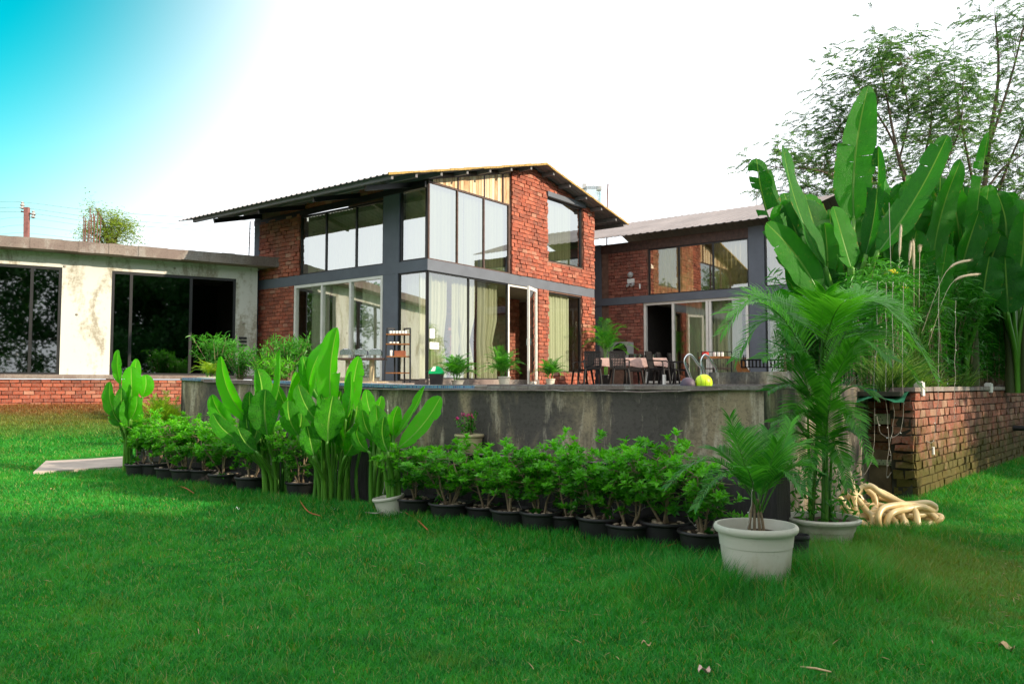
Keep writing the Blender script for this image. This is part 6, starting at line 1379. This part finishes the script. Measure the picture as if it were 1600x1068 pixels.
q = at(925, 296, 31.5); wt_ = thing('water_tank', q-V((0,0,1)), 'pale plastic water tank with cap peeping over the right roof slope', 'water tank'); b = MB(); b.lathe([(.001, -1.0), (.36, -1.0), (.36, -.1), (.38, -.05), (.36, 0), (.3, .08), (.12, .12), (.001, .12)], q, 22); b.build('body', MT['clear'], wt_, smooth=True)
b = MB(); b.box(q+V((-.3, 0, .02)), .16, .16, .2); b.box(q+V((.28, 0, -.05)), .2, .14, .18); b.build('cap', MT['metal_grey'], wt_)
b.__init__()
for k, (x0, x1, Y_) in enumerate(((36, 54, 20.9), (170, 262, 21.9), (285, 375, 22.3))):
    b = MB(); A0, A1_ = at(x0, 371.5+.0718*x0, Y_), at(x1, 371.5+.0718*x1, Y_+(x1-x0)*.011); n = 24; rows = [[A0.lerp(A1_, i/n)+V((0, .5*j, .07*math.sin(pi*i/n)*(.6+.5*math.sin(i*1.9+j))*(1 if j == 1 else .2)-.03)) for i in range(n+1)] for j in range(3)]; b.grid(rows); tag(b.build('roof_net', MT['dark_green_sheet'], smooth='all'), ('small patch of green net on the roof edge below the utility pole', 'crumpled green net lying on the flat roof right of the rods', 'crumpled green net on the flat roof nearest the brick house')[k], 'net', 'green net pieces on the flat roof')
po_ = thing('utility_pole', at(42, 400, 46)*V((1,1,0)), 'weathered red utility pole with insulators beyond the flat roofed building', 'utility pole'); Yp = 46
b = MB(); b.bar(at(40, 520, Yp), at(42, 324, Yp), .25, .22); b.build('pole', MT['pole_red'], po_)
b = MB(); b.bar(at(33, 330, Yp), at(55, 336, Yp), .08, .08); b.build('crossarm', MT['rust'], po_)
for x, y in ((35, 320), (52, 334)): b = MB(); c = at(x, y, Yp); b.lathe([(.05, -.25), (.14, -.2), (.06, -.1), (.14, -.02), (.06, .06), (.1, .14), (.001, .2)], c, 10); b.build('insulator', MT['metal_grey'], po_, smooth=True)
for k, (yl, yp, yr) in enumerate(((314, 316, 345), (324, 325, 358), (330, 332, 365), (342, 340, 372), (355, 352, 380), (366, 364, 388))):
    b = MB(); b.tube(spline([at(-60, yl-1, Yp), at(-10, yl+1, Yp), at(40, yp, Yp), at(150, lerp(yp, yr, .36)+3, Yp+1), at(280, lerp(yp, yr, .68)+3, Yp+2), at(400, yr, Yp+3)], 38), .014 if k < 3 else .010, 4)
    tag(b.build('power_cable', MT['wire']), ('topmost', 'second', 'third', 'fourth', 'fifth', 'lowest')[k]+(' power cable' if k in (0, 5) else ' power cable from the top')+' running past the red utility pole', 'cable', 'power cables past the utility pole')
# ------------------------------------------------------------ dangling fairy light wires
R = random.Random(77)
def wire(P, lb, mat=None, r=.0032, bulbs=True, n=22, group='fairy light wires hanging on the hedge and niche', wob=.007):
    C = spline(P, n); C = [c+rvec(R)*wob for c in C]; C = spline(C, n*2); b = MB(); b.tube(C, r, 4)
    o = b.build('fairy_light_wire', mat or MT['light_wire'], smooth='all'); tag(o, lb, 'light string', group)
    if bulbs:
        bb_ = MB()
        for i in range(4, len(C)-2, 9): bb_.tube([C[i], C[i]+rvec(R)*.018], .004, 4)
        bb_.build('bulbs', MT['paper'], o)
def wp_(pts, Y): return [at(x, y, Y) for x, y in pts]
W1 = [(((640,690), (636,720), (640,745), (652,760), (650,735)), 8.35, 'wire looping down over the first hedge plant right of the white tilted pot'), (((683,770), (690,785), (700,775), (702,740), (700,715)), 8.05, 'short wire loop over the rim of the wide black pot under the pink flowers'),
 (((605,625), (606,690), (603,740), (598,776)), 8.5, 'wire hanging straight down into the white tilted pot'), (((818,710), (812,745), (810,780), (820,803), (838,800)), 7.6, 'wire drooping to the pots in the middle of the hedge row'),
 (((905,715), (890,745), (870,768), (855,760), (862,740)), 7.45, 'wire loop sagging across two hedge plants below the wall stain'), (((915,720), (916,770), (912,805), (895,817), (880,808)), 7.3, 'long wire hanging to the grass from the middle hedge plants'),
 (((950,750), (955,790), (965,815), (975,825), (985,810)), 7.1, 'wire curling on the rim of the pot second left of the widest pot'), (((1010,770), (1005,795), (985,798), (965,775)), 6.95, 'wire sagging between the two rightmost tall hedge plants'),
 (((1075,740), (1070,790), (1085,820), (1110,828), (1122,790)), 6.5, 'wire hanging from the rightmost hedge plant beside the white pot'), (((1172,740), (1176,760), (1172,800), (1168,840), (1190,850)), 5.4, 'wire drooping over the rim of the big white pot'),
 (((418,640), (420,690), (424,720), (428,745)), 9.6, 'wire hanging from the banana clump left of the tallest one'), (((530,620), (529,680), (526,730), (522,745)), 9.1, 'wire hanging down the tallest banana clump'), (((575,670), (568,690), (560,700), (548,680), (556,650)), 8.9, 'wire looped between the tallest and the short banana plants'),
 (((225,700), (235,720), (255,740), (262,725), (268,690)), 11.4, 'wire on the leftmost hedge plants of the row'), (((360,650), (350,680), (340,700), (352,715)), 10.2, 'wire on the hedge plants left of the middle banana clump'),
 (((1371,440), (1370,520), (1366,600), (1366,690), (1355,735), (1340,750)), 9.3, 'long wire in front of the left side of the socket boards ending on the hose'), (((1384,440), (1385,520), (1384,600), (1388,680), (1393,720)), 9.25, 'wire crossing the middle of the upper socket board'),
 (((1395,440), (1395,600), (1396,660), (1388,700), (1386,745), (1392,738)), 9.2, 'wire with a knotted end hanging right of the socket board centre'), (((1411,440), (1410,560), (1411,645), (1405,675), (1390,683), (1376,675), (1371,650)), 9.15, 'wire making a U shaped loop under the upper socket board'),
 (((1467,430), (1466,600), (1462,660), (1458,690), (1447,688)), 9.5, 'wire hanging on the brick planter wall with a white bulb holder'), (((1493,470), (1492,600), (1491,655)), 10.1, 'short wire hanging on the planter wall further right'), (((1303,590), (1308,660), (1315,720), (1322,745)), 8.6, 'wire among the palm fronds left of the niche')]
for pts, Y, lb in W1: wire(wp_(pts, Y), lb)
b = MB(); c = at(1458, 703, 9.6); b.tube([c+V((0,0,.04)), c-V((0,0,.05))], .016, 8); tag(b.build('bulb_holder', MT['paper'], smooth='all'), 'white bulb holder hanging on the mossy brick wall', 'bulb holder')
# hose-like rope along the coping to the palms
wire([F(WALL_R-.03, u, ctop(u)-.05-.006*sin(u*3)) for u in (-10.8, -9.5, -8, -6.5, -5, -4, -3.3)]+[F(WALL_R+.05, -2.4, E+.0), F(WALL_R+.6, -1.9, E+.15)], 'thin pipe running just below the pool coping up to the palms', MT['slab'], .009, False, 60, 'thin pipe', .004)
for o in list(col.objects):
    if o.get('group') == 'thin pipe': o['category'] = 'pipe'; o.name = 'thin_pipe'; del o['group']
for k, pts in enumerate((((466,777), (474,790), (484,800), (500,805)), ((628,793), (635,801), (650,810), (668,827)), ((570,800), (590,801), (612,797), (628,800)), ((1030,856), (1050,850), (1070,845), (1092,846)), ((275,758), (290,762), (303,770)))):
    b = MB(); C = [G(x, y, .05+.03*(i % 2)) for i, (x, y) in enumerate(pts)]; b.tube(spline(C, 38), .006, 5); tag(b.build('cable_piece', MT['light_wire'] if k == 2 else MT['orange_wire'], smooth='all'), ('orange cable end poking from the grass below the middle banana clumps', 'orange cable curving over the grass right of the white tilted pot', 'pale cable coiled at the foot of the white tilted pot', 'orange cable in front of the widest black pot', 'faint orange cable in the grass below the leftmost hedge plants')[k], 'cable', 'loose cables on the lawn')
# litter on the lawn
b = MB(); Rl = random.Random(31)
for _ in range(900):                          # dry clippings and straw, mostly on the worn right side
    x, y = (Rl.gauss(3.2, 1.3), Rl.gauss(5.6, 1.0)) if Rl.random() < .35 else (Rl.uniform(-6, 6.5), Rl.uniform(3, 12))
    if not bool(in_lawn(np.array([x]), np.array([y]))[0]): continue
    p = V((x, y, gz(x, y)+Rl.uniform(.018, .034))); a = Rl.uniform(0, 6.3); L = Rl.uniform(.02, .07); d = V((cos(a), sin(a), Rl.uniform(-.1, .25))); w = V((-sin(a), cos(a), 0))*.0016
    b.face([p-w, p+w, p+d*L*.5+w+V((0,0,.004)), p+d*L, p+d*L*.5-w+V((0,0,.004))])
tag(b.build('clippings', MT['dry']), 'dry straw clippings scattered thinly over the lawn', 'clippings', kind='stuff')
def litter(x, y, L, w, a, lb, mat, nm='dry_leaf', cat='dry leaf', twig=False):
    L *= .72; w *= .72; p = G(x, y, 0); p.z = gz(p.x, p.y)+.028; b = MB(); d = V((cos(a), sin(a), .08)); s = V((-sin(a), cos(a), .1))
    if twig: b.tube([p-d*L/2, p+V((0,0,.004)), p+d*L/2], [w*.3, w*.4, w*.25], 6)
    else: b.grid([[p+d*L*(i/5-.5)+s*w*j*(math.sin(pi*(i+.4)/6)**.7)*.5+V((0,0,abs(j)*w*.35+.015*sin(i*1.3))) for j in (-1, -.5, 0, .5, 1)] for i in range(6)])
    tag(b.build(nm, mat, smooth='all'), lb, cat, 'litter on the lawn')
litter(1101, 1062, .085, .055, .3, 'pale curled dry leaf at the bottom edge of the picture', MT['dry_pink']); litter(1275, 1058, .20, .02, -.75, 'dry beige twig at the bottom of the lawn right of the pale leaf', MT['dry'], 'twig', 'twig', True)
litter(1374, 946, .06, .05, .8, 'small whitish petal lying on the lawn right of the white pot', MT['dry_pink']); litter(1573, 1020, .10, .06, -.9, 'brown curled leaf near the right edge of the lawn', MT['dry']); litter(1426, 981, .11, .012, .1, 'short straw coloured stick left of the brown curled leaf', MT['dry'], 'twig', 'twig', True)
litter(1010, 1017, .07, .03, 0, 'small yellowish leaf scrap on the lawn below the white pot', MT['dry']); litter(1457, 1010, .06, .01, 1.2, 'tiny pale stem standing in the grass near the lower right', MT['dry'], 'twig', 'twig', True); litter(520, 800, .07, .04, .4, 'white scrap on the lawn below the middle banana clumps', MT['paper'])
litter(371, 799, .06, .04, .2, 'small white petal on the lawn left of the banana clumps', MT['paper']); litter(660, 885, .16, .01, 2.2, 'thin forked straw on the middle of the lawn', MT['dry'], 'twig', 'twig', True); litter(310, 990, .12, .009, 2.0, 'thin straw on the lower left lawn', MT['dry'], 'twig', 'twig', True); litter(82, 767, .07, .04, 1, 'tiny brown leaf near the paving slab', MT['dry'])
